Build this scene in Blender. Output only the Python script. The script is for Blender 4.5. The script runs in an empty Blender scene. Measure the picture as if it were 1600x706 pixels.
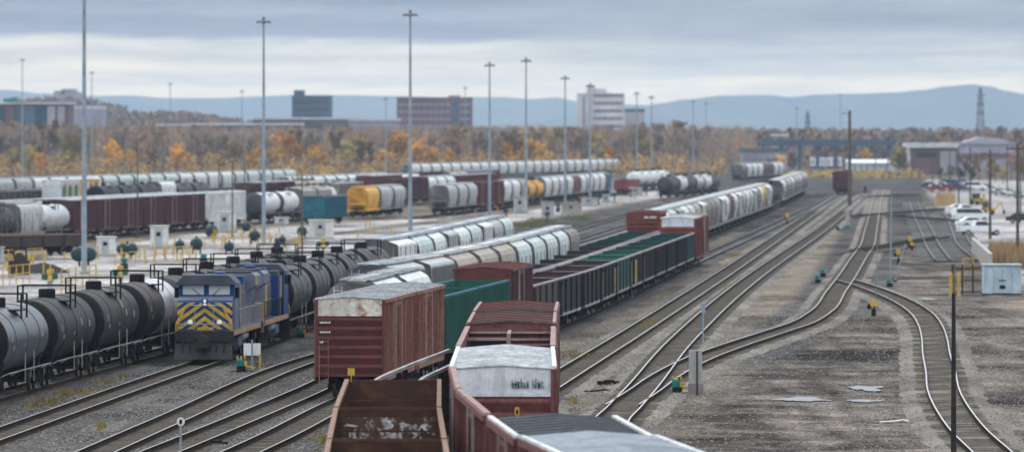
import bpy, bmesh, math, random
from mathutils import Vector, Matrix, noise as mnoise
random.seed(7)
S = bpy.context.scene
COL = S.collection
PI = math.pi
F, H, VX, VY = 11000.0, 12.0, 800.0, 213.0        # lens scale, eye height over the rails, horizon point

def P(px, py, z=0.0):
    s = (py - VY) / (H - z)
    return Vector(((px - VX) / s, F / s, z))
def XD(px, D): return (px - VX) * D / F
def ZD(py, D): return H - (py - VY) * D / F
ORD = ('first second third fourth fifth sixth seventh eighth ninth tenth eleventh twelfth thirteenth fourteenth fifteenth '
       'sixteenth seventeenth eighteenth nineteenth twentieth twenty-first twenty-second twenty-third twenty-fourth twenty-fifth').split()

# ------------------------------------------------------------------ mesh collector
class MB:
    def __init__(s): s.v, s.f, s.m, s.cur = [], [], [], 0
    def mat(s, i): s.cur = i; return s
    def add(s, vs, fs):
        o = len(s.v); s.v += [tuple(v) for v in vs]
        s.f += [tuple(i + o for i in f) for f in fs]; s.m += [s.cur] * len(fs); return s
    def box(s, x0, x1, y0, y1, z0, z1):
        return s.add([(x, y, z) for z in (z0, z1) for y in (y0, y1) for x in (x0, x1)],
                     [(0, 2, 3, 1), (4, 5, 7, 6), (0, 1, 5, 4), (2, 6, 7, 3), (0, 4, 6, 2), (1, 3, 7, 5)])
    def beam(s, a, b, w, h):
        a, b = Vector(a), Vector(b); d = (b - a).normalized()
        u = d.cross(Vector((0, 0, 1)))
        if u.length < 1e-3: u = Vector((1, 0, 0))
        u.normalize(); n = u.cross(d)
        vs = [p + u * (i * w / 2) + n * (j * h / 2) for p in (a, b) for j in (-1, 1) for i in (-1, 1)]
        return s.add(vs, [(0, 2, 3, 1), (4, 5, 7, 6), (0, 1, 5, 4), (2, 6, 7, 3), (0, 4, 6, 2), (1, 3, 7, 5)])
    def tube(s, pts, r, n=6, cap=True):
        pts = [Vector(p) for p in pts]; rs = r if isinstance(r, (list, tuple)) else [r] * len(pts)
        vs, fs = [], []
        for k, p in enumerate(pts):
            d = (pts[min(k + 1, len(pts) - 1)] - pts[max(k - 1, 0)]).normalized()
            u = d.cross(Vector((0, 0, 1)))
            if u.length < 1e-3: u = d.cross(Vector((0, 1, 0)))
            u.normalize(); w = d.cross(u)
            vs += [p + (u * math.cos(2 * PI * i / n) + w * math.sin(2 * PI * i / n)) * rs[k] for i in range(n)]
        for k in range(len(pts) - 1):
            for i in range(n):
                j = (i + 1) % n; fs.append((k * n + i, k * n + j, k * n + n + j, k * n + n + i))
        if cap: fs += [tuple(range(n)), tuple(range(len(vs) - n, len(vs)))]
        return s.add(vs, fs)
    def lathe(s, prof, n=24, axis='z', c=(0, 0, 0), a0=0, a1=2 * PI):
        vs, fs = [], []; full = abs(a1 - a0 - 2 * PI) < 1e-6; m = n if full else n + 1
        for r, t in prof:
            for i in range(m):
                a = a0 + (a1 - a0) * i / n; p, q = r * math.cos(a), r * math.sin(a)
                vs.append({'z': (c[0] + p, c[1] + q, c[2] + t), 'y': (c[0] + p, c[1] + t, c[2] + q), 'x': (c[0] + t, c[1] + p, c[2] + q)}[axis])
        for k in range(len(prof) - 1):
            for i in range(n):
                j = (i + 1) % m; fs.append((k * m + i, k * m + j, k * m + m + j, k * m + m + i))
        if full:
            if prof[0][0] > 1e-4: fs.append(tuple(range(m)))
            if prof[-1][0] > 1e-4: fs.append(tuple(range(len(vs) - m, len(vs))))
        return s.add(vs, fs)
    def extr(s, poly, t0, t1, axis='y'):
        n = len(poly)
        def q(p, t): return {'y': (p[0], t, p[1]), 'x': (t, p[0], p[1]), 'z': (p[0], p[1], t)}[axis]
        return s.add([q(p, t) for t in (t0, t1) for p in poly],
                     [tuple(range(n)), tuple(range(n, 2 * n))] + [(i, (i + 1) % n, n + (i + 1) % n, n + i) for i in range(n)])
    def build(s, name, mats, parent=None, smooth=False, flat_angle=None):
        me = bpy.data.meshes.new(name); me.from_pydata(s.v, [], s.f)
        for m in (mats if isinstance(mats, (list, tuple)) else [mats]): me.materials.append(m)
        me.polygons.foreach_set('material_index', s.m)
        bm = bmesh.new(); bm.from_mesh(me); bmesh.ops.remove_doubles(bm, verts=bm.verts, dist=1e-5) if smooth else None
        bmesh.ops.recalc_face_normals(bm, faces=bm.faces); bm.to_mesh(me); bm.free()
        if smooth:
            me.polygons.foreach_set('use_smooth', [True] * len(me.polygons))
            try: me.set_sharp_from_angle(angle=math.radians(40))
            except Exception: pass
        o = bpy.data.objects.new(name, me); COL.objects.link(o)
        if parent: o.parent = parent
        return o

def tag(o, label=None, cat=None, group=None, kind=None):
    for k, v in (('label', label), ('category', cat), ('group', group), ('kind', kind)):
        if v: o[k] = v
    return o
def thing(name, label, cat, loc=(0, 0, 0), rz=0.0, group=None):
    o = bpy.data.objects.new(name, None); COL.objects.link(o); o.empty_display_size = .5
    o.location = loc; o.rotation_euler = (0, 0, rz); return tag(o, label, cat, group)
def dup(root, loc, rz=0, label=None, group=None, mats=None, scale=None, drop=()):
    def cp(o, par):
        c = o.copy(); COL.objects.link(c); c.parent = par
        base = o.name.split('.')[0]
        if mats and base in mats and c.type == 'MESH':
            mm = mats[base]; mm = mm if isinstance(mm, (list, tuple)) else [mm]
            for sl, m in zip(c.material_slots, mm):
                sl.link = 'OBJECT'; sl.material = m
        for ch in list(o.children):
            if ch.name.split('.')[0] not in drop: cp(ch, c)
        return c
    r = cp(root, None); r.location = loc; r.rotation_euler = (0, 0, rz)
    if scale: r.scale = scale
    tag(r, label, None, group); return r
def remove(root):
    for c in list(root.children): remove(c)
    bpy.data.objects.remove(root, do_unlink=True)

# ------------------------------------------------------------------ materials
def nt(name):
    m = bpy.data.materials.new(name); m.use_nodes = True; t = m.node_tree; t.nodes.clear()
    out = t.nodes.new('ShaderNodeOutputMaterial'); b = t.nodes.new('ShaderNodeBsdfPrincipled')
    t.links.new(b.outputs[0], out.inputs[0]); return m, t, b
def N(t, typ, **kw):
    n = t.nodes.new(typ)
    for k, v in kw.items():
        if k.startswith('i_'): n.inputs[k[2:]].default_value = v
        else: setattr(n, k, v)
    return n
def mixc(t, fac, a, b, mode='MIX'):
    n = N(t, 'ShaderNodeMix', data_type='RGBA', blend_type=mode)
    for sock, v in ((0, fac), (6, a), (7, b)):
        if isinstance(v, (int, float)): n.inputs[sock].default_value = v
        elif isinstance(v, (tuple, list)): n.inputs[sock].default_value = (*v[:3], 1)
        else: t.links.new(v, n.inputs[sock])
    return n.outputs[2]
def ramp(t, src, stops):
    r = N(t, 'ShaderNodeValToRGB'); e = r.color_ramp.elements
    while len(e) < len(stops): e.new(.5)
    for k, (p, c) in enumerate(stops):
        e[k].position = p; e[k].color = (c, c, c, 1) if isinstance(c, (int, float)) else (*c[:3], 1)
    t.links.new(src, r.inputs[0]); return r.outputs[0]
def tnoise(t, vec, scale, detail=5, rough=.6, mapscale=None, w=None):
    if mapscale:
        mp = N(t, 'ShaderNodeMapping'); mp.inputs['Scale'].default_value = mapscale; t.links.new(vec, mp.inputs[0]); vec = mp.outputs[0]
    n = N(t, 'ShaderNodeTexNoise', i_Scale=scale, i_Detail=detail, i_Roughness=rough)
    if w is not None: n.noise_dimensions = '4D'; t.links.new(w, n.inputs['W'])
    t.links.new(vec, n.inputs['Vector']); return n.outputs[0]
def paint(name, col, rough=.6, metal=0, var=.35, dirt=(.045, .04, .036), dirt_amt=.35, streak=.4, scale=.9, rust=0, rustcol=(.11, .045, .022), spec=.13, bump=.15):
    m, t, b = nt(name)
    tc = N(t, 'ShaderNodeTexCoord').outputs['Object']
    oi = N(t, 'ShaderNodeObjectInfo'); w = N(t, 'ShaderNodeMath', operation='MULTIPLY'); w.inputs[1].default_value = 37.0
    t.links.new(oi.outputs['Random'], w.inputs[0]); W = w.outputs[0]
    n1 = tnoise(t, tc, scale, 6, .65, None, W)
    c = mixc(t, ramp(t, n1, [(.3, 0.0), (.7, 1.0)]), tuple(x * (1 - var) for x in col), tuple(min(1, x * (1 + var * .55)) for x in col))
    if streak:
        n2 = tnoise(t, tc, 1.0, 5, .7, (2.6, 2.6, .22), W)
        f = N(t, 'ShaderNodeMath', operation='MULTIPLY'); f.inputs[1].default_value = streak
        t.links.new(ramp(t, n2, [(.48, 0.0), (.72, 1.0)]), f.inputs[0]); c = mixc(t, f.outputs[0], c, dirt)
    if rust:
        n4 = tnoise(t, tc, 1.7, 8, .72, None, W)
        f = N(t, 'ShaderNodeMath', operation='MULTIPLY'); f.inputs[1].default_value = min(1, rust * 1.4)
        t.links.new(ramp(t, n4, [(.53, 0.0), (.64, 1.0)]), f.inputs[0]); c = mixc(t, f.outputs[0], c, rustcol)
    if dirt_amt:
        n3 = tnoise(t, tc, 5.5, 6, .7, None, W)
        f = N(t, 'ShaderNodeMath', operation='MULTIPLY'); f.inputs[1].default_value = dirt_amt
        t.links.new(ramp(t, n3, [(.42, 0.0), (.75, 1.0)]), f.inputs[0]); c = mixc(t, f.outputs[0], c, dirt)
    t.links.new(c, b.inputs['Base Color']); b.inputs['Metallic'].default_value = metal
    rr = N(t, 'ShaderNodeMapRange'); rr.inputs[3].default_value = max(.05, rough - .15); rr.inputs[4].default_value = min(1, rough + .2)
    t.links.new(n1, rr.inputs[0]); t.links.new(rr.outputs[0], b.inputs['Roughness'])
    b.inputs['Specular IOR Level'].default_value = spec
    if bump:
        bp = N(t, 'ShaderNodeBump', i_Strength=bump, i_Distance=.05); t.links.new(n1, bp.inputs['Height']); t.links.new(bp.outputs[0], b.inputs['Normal'])
    return m
def glass(name, col, rough=.08):
    m, t, b = nt(name); b.inputs['Base Color'].default_value = (*col, 1); b.inputs['Roughness'].default_value = rough
    b.inputs['Specular IOR Level'].default_value = .8; return m
def lampmat(name, col, e):
    m, t, b = nt(name); b.inputs['Base Color'].default_value = (*col, 1); b.inputs['Emission Color'].default_value = (*col, 1)
    b.inputs['Emission Strength'].default_value = e; return m
def leafmat(name, cols, rough=.9):
    # leaves: colour picked per leaf from a stored attribute
    m, t, b = nt(name); a = N(t, 'ShaderNodeAttribute', attribute_name='tint')
    oi = N(t, 'ShaderNodeObjectInfo')
    h = N(t, 'ShaderNodeHueSaturation'); mr = N(t, 'ShaderNodeMapRange'); mr.inputs[3].default_value = .7; mr.inputs[4].default_value = 1.3
    t.links.new(oi.outputs['Random'], mr.inputs[0]); t.links.new(mr.outputs[0], h.inputs['Value'])
    k = len(cols); t.links.new(ramp(t, a.outputs['Fac'], [(i / (k - 1), c) for i, c in enumerate(cols)]), h.inputs['Color'])
    t.links.new(h.outputs[0], b.inputs['Base Color']); b.inputs['Roughness'].default_value = rough; b.inputs['Specular IOR Level'].default_value = .1
    return m

M = {}
def mk(k, *a, **kw): M[k] = paint(k, *a, **kw); return M[k]
mk('maroon', (.12, .034, .034), rust=.25, streak=.45)
mk('maroon_side', (.165, .047, .034), rust=.35, streak=.7, dirt=(.34, .25, .20), dirt_amt=.4)
mk('maroon_dark', (.085, .034, .040), rust=.1)
mk('oxide', (.17, .048, .040), rust=.25, streak=.35)
mk('oxide_bright', (.24, .060, .052), streak=.3)
mk('red_wall', (.125, .036, .034), rust=.3, streak=.35, dirt=(.22, .15, .14))
mk('rim_pink', (.33, .25, .24), spec=0.0, dirt=(.15, .08, .075), dirt_amt=.8, streak=.3, scale=1.6)
mk('door_grey', (.33, .25, .22), dirt=(.12, .05, .04), dirt_amt=.6)
mk('door_tan', (.30, .24, .20), dirt=(.12, .05, .04), dirt_amt=.5)
mk('roof_pale', (.46, .48, .50), spec=0.0, dirt=(.10, .10, .10), dirt_amt=.95, streak=.5, scale=.7, rust=.12, rustcol=(.14, .09, .07))
mk('roof_white', (.62, .64, .66), spec=0.0, dirt=(.16, .16, .16), dirt_amt=.7, streak=.45, scale=.8)
mk('roof_grey', (.42, .45, .49), spec=0.0, dirt=(.16, .17, .18), dirt_amt=.35, streak=.35, scale=.35, rough=.5)
mk('roof_black', (.028, .032, .036), spec=0.0, dirt=(.13, .145, .16), dirt_amt=.25, streak=.35, scale=.5, rough=.6)
mk('roof_band', (.17, .185, .20), spec=0.0, dirt=(.04, .045, .05), dirt_amt=.8, scale=1.2)
mk('roof_dark', (.060, .058, .060), spec=0.0, dirt=(.2, .2, .2), dirt_amt=.35)
mk('roof_red', (.16, .06, .06), spec=0.0, dirt=(.25, .2, .2))
mk('band_white', (.66, .64, .58), dirt=(.20, .16, .14), dirt_amt=.6, rust=.8, rustcol=(.27, .13, .07), scale=.8)
mk('band_clean', (.62, .66, .70), dirt=(.22, .23, .24), dirt_amt=.4, streak=.5)
mk('white', (.64, .67, .68), dirt=(.24, .21, .18), dirt_amt=.3, streak=.55)
mk('pale_green', (.50, .57, .56), dirt=(.2, .19, .17), dirt_amt=.3, streak=.5)
mk('grey_car', (.40, .42, .43), dirt=(.13, .13, .13), streak=.4)
mk('grey_lilac', (.30, .29, .31), dirt=(.12, .11, .11), streak=.4)
mk('tan', (.36, .32, .28), dirt=(.14, .12, .1), streak=.4)
mk('brown_grey', (.22, .19, .18), dirt=(.1, .09, .085))
mk('orange', (.66, .36, .06), dirt=(.30, .18, .07), rust=.05)
mk('teal', (.015, .115, .165), dirt=(.05, .06, .065), streak=.3)
mk('green', (.010, .095, .070), dirt=(.06, .07, .065), streak=.35, rust=.1)
mk('green_bright', (.010, .18, .125), dirt=(.03, .06, .05), streak=.3)
mk('green_dark', (.014, .055, .055), dirt=(.03, .035, .04))
mk('black_gond', (.012, .017, .022), spec=.05, dirt=(.035, .033, .032), dirt_amt=.5, streak=.5, rust=.15)
mk('brown_gond', (.034, .025, .026), dirt=(.075, .06, .057), streak=.4)
mk('rust_gond', (.072, .036, .024), spec=0.0, dirt=(.045, .032, .028), dirt_amt=.6, rust=.5, rustcol=(.13, .062, .034), streak=.5, scale=1.3)
mk('rust_floor', (.085, .050, .035), spec=0.0, dirt=(.70, .68, .70), dirt_amt=0, streak=.0, scale=.8, rust=.75, rustcol=(.62, .60, .63))
mk('rim_grey', (.36, .35, .35), spec=0.0, dirt=(.1, .09, .09), dirt_amt=.5)
mk('rim_rust', (.27, .19, .15), spec=0.0, dirt=(.10, .06, .05), dirt_amt=.7, scale=2)
mk('tank_black', (.024, .025, .029), rough=.5, spec=.07, dirt=(.085, .082, .078), dirt_amt=.3, streak=.55, scale=.6)
mk('tank_blue', (.050, .064, .085), rough=.3, spec=.22, dirt=(.05, .055, .06), dirt_amt=.2, streak=.3)
mk('tank_brown', (.060, .050, .052), rough=.5, spec=.08, dirt=(.05, .045, .045))
mk('tank_silver', (.55, .57, .60), rough=.35, metal=.5, dirt=(.2, .2, .2), streak=.3)
mk('tank_grey', (.060, .063, .072), rough=.5, spec=.08, dirt=(.06, .06, .06), streak=.4)
mk('tank_white', (.64, .66, .67), rough=.45, dirt=(.25, .24, .22))
mk('iron', (.008, .008, .009), spec=.05, dirt=(.03, .026, .024), dirt_amt=.5, scale=2)
mk('wheel', (.05, .045, .042), metal=.3, rough=.5)
mk('wheel_rim', (.42, .42, .43), metal=.8, rough=.35)
mk('hop_end', (.20, .195, .19))  # hopper ends and sills; dark tone paints in the shade between cars
mk('rail_top', (.46, .45, .45), metal=.8, rough=.36, var=.1, dirt_amt=.1, streak=0, bump=0)
mk('rail_dull', (.30, .28, .27), metal=.6, rough=.4, var=.2, dirt_amt=.2, streak=0, bump=0)
mk('rail_side', (.040, .031, .026), spec=0.0, rough=.8, streak=0, bump=0)
mk('sleeper', (.105, .09, .076), spec=0.0, rough=.9, dirt=(.21, .19, .165), dirt_amt=.75, streak=0, scale=3)
mk('loco_blue', (.007, .048, .19), rough=.42, dirt=(.04, .055, .09), dirt_amt=.3, streak=.3)
mk('loco_grey', (.115, .13, .185), rough=.45, dirt=(.09, .09, .10), dirt_amt=.4, streak=.4)
mk('loco_yellow', (.58, .36, .035), rough=.5, dirt=(.08, .06, .03), dirt_amt=.6)
mk('loco_roof', (.060, .068, .09), rough=.6, dirt=(.04, .04, .045), dirt_amt=.5)
mk('loco_sooty', (.018, .018, .021), rough=.7, dirt=(.08, .06, .05))
mk('plow', (.05, .052, .055), rough=.55, dirt=(.03, .03, .03), dirt_amt=.5)
mk('sill_orange', (.42, .25, .14), dirt=(.15, .12, .1), dirt_amt=.5)
mk('yellow', (.52, .33, .04), rough=.55, dirt=(.2, .14, .06), dirt_amt=.5, streak=.2)
mk('yellow_pale', (.62, .47, .16), rough=.5, dirt=(.25, .2, .1))
mk('galv', (.26, .32, .38), rough=.45, metal=.25, dirt=(.2, .23, .26), dirt_amt=.2, streak=.15)
mk('lamp_head', (.14, .16, .18), rough=.5)
mk('wood', (.105, .085, .068), rough=.9, dirt=(.045, .038, .032), scale=2, streak=.5)
mk('concrete', (.34, .34, .33), rough=.85, dirt=(.16, .15, .14), streak=.4)
mk('cabinet', (.60, .60, .58), dirt=(.3, .29, .27), streak=.3)
mk('cabinet_grey', (.38, .40, .41), dirt=(.2, .2, .2))
mk('reservoir', (.010, .035, .046), rough=.4, dirt=(.04, .05, .05))
mk('teal_unit', (.015, .17, .15), dirt=(.04, .08, .08))
mk('dark_unit', (.025, .035, .05))
mk('sign_white', (.70, .71, .70), dirt=(.4, .4, .38), streak=.1)
mk('shed_blue', (.40, .50, .57), dirt=(.22, .27, .3), streak=.3)
mk('brick_lilac', (.165, .11, .125), scale=.08, streak=.1)
mk('block_blue', (.075, .115, .165), scale=.08, streak=.1)
mk('tower_white', (.60, .59, .60), scale=.06, streak=.1)
mk('annex', (.34, .33, .37), scale=.06, streak=.1)
mk('brown_shed', (.14, .085, .085), scale=.1, streak=.2)
mk('flat_roof', (.55, .55, .57), scale=.1)
mk('dark_shed', (.11, .125, .15), scale=.1)
mk('lilac_shed', (.33, .32, .42), scale=.1)
mk('window_dark', (.035, .05, .07), rough=.25, dirt_amt=.1, streak=0)
mk('window_lilac', (.26, .22, .28), rough=.35, dirt_amt=.1, streak=0)
mk('window_teal', (.01, .07, .09), rough=.25, dirt_amt=.1, streak=0)
mk('tyre', (.02, .02, .02), rough=.8)
mk('car_white', (.68, .70, .72), rough=.25, dirt_amt=.1, streak=0, var=.05, bump=0)
mk('car_silver', (.42, .44, .46), rough=.25, metal=.5, dirt_amt=.1, streak=0, var=.05, bump=0)
mk('car_red', (.22, .03, .03), rough=.25, dirt_amt=.1, streak=0, var=.05, bump=0)
mk('car_dark', (.03, .035, .05), rough=.25, dirt_amt=.1, streak=0, var=.05, bump=0)
mk('car_blue', (.04, .08, .2), rough=.25, dirt_amt=.1, streak=0, var=.05, bump=0)
mk('reed', (.34, .22, .12), rough=.9, dirt=(.2, .14, .08), scale=3)
mk('grating', (.62, .59, .54), dirt=(.3, .27, .24), dirt_amt=.6, scale=2)
mk('lattice', (.17, .21, .27), rough=.6)
mk('bark', (.075, .062, .055), rough=.9)
mk('load', (.045, .04, .04), spec=0.0, rough=.95, scale=2, bump=.6)
M['cab_glass'] = glass('cab_glass', (.40, .44, .46), .15)
M['car_glass'] = glass('car_glass', (.03, .04, .05), .08)
M['headlight'] = lampmat('headlight', (.85, .84, .80), .12)
# ------------------------------------------------------------------ railway vehicles (x across, y along, z up from the rail head)
def truck(parent, y, axles=(-.9, .9), r=.46):
    b = MB()
    for sx in (-1, 1):
        y0, y1 = axles[0] - .3, axles[-1] + .3
        pr = [(y0, .42), (y0 + .25, .36), (axles[0] + .4, .30), (axles[-1] - .4, .30), (y1 - .25, .36), (y1, .42), (y1, .60), (y1 - .3, .68), (.45, .80), (-.45, .80), (y0 + .3, .68), (y0, .60)]
        b.extr(pr, sx * 1.0 - .06, sx * 1.0 + .06, 'x')
        for ya in axles: b.box(sx * 1.0 - .12, sx * 1.0 + .12, ya - .16, ya + .16, .33, .62)
        for q in (-.18, .02, .2): b.tube([(sx * 1.0, q, .34), (sx * 1.0, q, .62)], .085, 6)
    b.box(-1.15, 1.15, -.22, .22, .55, .92)
    t = b.build('truck', M['iron'], parent); t.location = (0, y, 0)
    for ya in axles:
        w = MB()
        for sx in (-1, 1):
            w.mat(0).lathe([(r + .03, sx * .71), (r + .03, sx * .735), (r, sx * .74), (r, sx * .86), (r - .1, sx * .865)], 20, 'x')
            w.mat(1).lathe([(r - .015, sx * .866), (r - .09, sx * .872)], 20, 'x')
        w.mat(0).tube([(-.9, 0, 0), (.9, 0, 0)], .08, 8)
        o = w.build('wheelset', [M['wheel'], M['wheel_rim']], t); o.location = (0, ya, r)
    return t
def coupler(b, L, z=.85):
    for s in (-1, 1):
        b.box(-.12, .12, s * (L / 2 - .05), s * (L / 2 + .55), z - .12, z + .12)
        b.box(-.2, .2, s * (L / 2 + .42), s * (L / 2 + .62), z - .17, z + .17)
def ladder_bm(x, y, z0, z1, along='y', w=.42):
    b = MB()
    for q in (-w / 2, w / 2):
        b.tube([(x + (q if along == 'x' else 0), y + (q if along == 'y' else 0), z) for z in (z0, z1)], .022, 5)
    z = z0 + .1
    while z < z1:
        a = (x - w / 2, y, z) if along == 'x' else (x, y - w / 2, z); c = (x + w / 2, y, z) if along == 'x' else (x, y + w / 2, z)
        b.tube([a, c], .018, 5); z += .36
    return b

PKR = .17
def boxcar(L=15.2, W=3.2, HT=4.5, body='maroon', side='maroon_side', roof='roof_pale', band=None, door='door_tan', ribs=.48, seam=None, sstep=1.5, sw=.26, sh=.006, edge=None, roofed=True, part='full', ndoor=2, endtop=3.78):
    R = thing('boxcar', 'tmp boxcar', 'boxcar'); h = W / 2; y0, y1 = -L / 2, L / 2; b = MB(); zb = 1.08
    walls = (-1, 1) if part == 'full' else (-1,)
    for s in walls:
        b.mat(1).box(min(s * h, s * (h - .07)), max(s * h, s * (h - .07)), y0, y1, zb - .15, HT)
        y = y0 + .1; doors = [(-2.9, .1)] if ndoor else []
        while y < y1:
            if not any(a - .1 < y < c + .1 for a, c in doors):
                b.box(min(s * h, s * (h + .06)), max(s * h, s * (h + .06)), y - .05, y + .05, zb - .1, HT - .04)
            y += ribs
        b.box(min(s * h, s * (h + .1)), max(s * h, s * (h + .1)), y0 - .03, y1 + .03, HT - .14, HT + .02)
        b.box(min(s * h, s * (h + .075)), max(s * h, s * (h + .075)), y0, y1, zb - .3, zb - .1)
    for e in ((-1, 1) if part == 'full' else ()):
        ye = e * L / 2
        def bx(x0, x1, ya, yb, z0, z1): b.box(x0, x1, min(ya, yb), max(ya, yb), z0, z1)
        b.mat(0); bx(-h, h, ye, ye - e * .08, zb - .1, endtop)
        pr, z, k = [(ye, zb + .05)], zb + .05, (endtop - zb - .1) / 6
        for i in range(6):                                   # pressed horizontal ribs of the end wall
            pr += [(ye + e * .03, z + k * .12), (ye + e * .12, z + k * .62), (ye + e * .11, z + k * .78), (ye + e * .005, z + k * .94)]; z += k
        pr += [(ye, z), (ye - e * .03, z), (ye - e * .03, zb + .05)]
        b.extr(pr, -h + .12, h - .12, 'x')
        for s in (-1, 1): bx(s * h - (.12 if s > 0 else -.0), s * h + (.12 if s < 0 else 0), ye, ye + e * .1, zb - .1, HT)
        b.mat(2); pk = .0 if not roofed else PKR - .07
        pts = [(-h + .12, endtop), (h - .12, endtop), (h - .12, HT), (0, HT + pk), (-h + .12, HT)]
        b.extr(pts, min(ye, ye - e * .08), max(ye, ye - e * .08), 'y')
        b.box(-h + .05, h - .05, min(ye, ye + e * .07), max(ye, ye + e * .07), endtop - .03, endtop + .09)
    if part != 'full':                                       # floor only
        b.mat(0).box(-h + .07, h, y0, y1, zb - .12, zb); 
        for yy in (y0 + .2, y1 - .2): b.mat(1).box(-h - .02, -h + .16, yy - .12, yy + .12, zb, HT + .05)
    b.build('body', [M[body], M[side], M[band or side]], R)
    if ndoor:
        for s in walls:
            d = MB()
            for a, c in ((-2.85, -1.42), (-1.36, .05)):
                xa, xb = sorted((s * (h + .02), s * (h + .07)))
                d.box(xa, xb, a, c, zb, HT - .25)
                for q in range(4): 
                    yy = a + .1 + q * (c - a - .2) / 3
                    d.box(min(s * (h + .07), s * (h + .11)), max(s * (h + .07), s * (h + .11)), yy - .04, yy + .04, zb + .1, HT - .35)
            for yy in (-2.95, .14): d.mat(1).box(min(s * h, s * (h + .13)), max(s * h, s * (h + .13)), yy - .06, yy + .06, zb - .1, HT - .1); d.mat(0)
            d.tube([(s * (h + .13), -1.5, zb + .3), (s * (h + .13), -1.5, HT - .5)], .03, 5)
            d.build('door', [M[side], M[door]], R)
    if roofed and part == 'full':
        r = MB(); ov = .04
        for s in (-1, 1):
            r.add([(0, y0 - ov, HT + PKR), (0, y1 + ov, HT + PKR), (s * (h + .02), y1 + ov, HT + .04), (s * (h + .02), y0 - ov, HT + .04),
                   (0, y0 - ov, HT + PKR - .06), (0, y1 + ov, HT + PKR - .06), (s * (h + .02), y1 + ov, HT - .0), (s * (h + .02), y0 - ov, HT - .0)],
                  [(0, 1, 2, 3), (4, 5, 6, 7), (0, 3, 7, 4), (1, 2, 6, 5), (2, 3, 7, 6), (0, 1, 5, 4)])
            y = y0 + .3
            while y < y1:
                if seam: r.mat(1)
                r.beam((0, y, HT + PKR + .01), (s * (h + .03), y, HT + .05), .10 if not seam else sw, .06 if not seam else sh); y += 1.02 if not seam else sstep; r.mat(0)
        r.build('roof', [M[roof], M[seam or roof]], R)
    if edge:
        for s in (-1, 1):
            r = MB(); r.box(min(s * (h - .07), s * (h + .06)), max(s * (h - .07), s * (h + .06)), y0 - .02, y1 + .02, HT + .04, HT + .11); r.build('roof_edge', M[edge], R)
    if not roofed:
        r = MB()
        for s in walls:
            r.box(min(s * (h - .12), s * (h + .06)), max(s * (h - .12), s * (h + .06)), y0 - .02, y1 + .02, HT + .02, HT + .09)
        r.build('top_rail', M['rim_pink'], R)
    u = MB(); u.box(-.3, .3, y0, y1, .62, .98); u.box(-h + .1, h - .1, y0 + .3, y1 - .3, .88, .95); u.box(.25, 1.0, -1.2, .2, .45, .9); u.box(-1.1, -.25, 1, 2, .5, .9)
    for yy in (-4, 4): u.box(-1.3, 1.3, yy - .1, yy + .1, .7, .95)
    coupler(u, L); u.build('underframe', M['iron'], R)
    for s in (-1, 1): truck(R, s * (L / 2 - 1.9))
    if part == 'full':
        for s in (-1, 1): ladder_bm(s * (h + .1), -s * (L / 2 - .4), zb - .5, HT - .3).build('ladder', M[side], R)
        for e in (-1, 1): ladder_bm(e * (h - .4), e * (L / 2 + .14), zb - .4, zb + 1.6, 'x').build('ladder', M[body], R)
    return R

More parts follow.
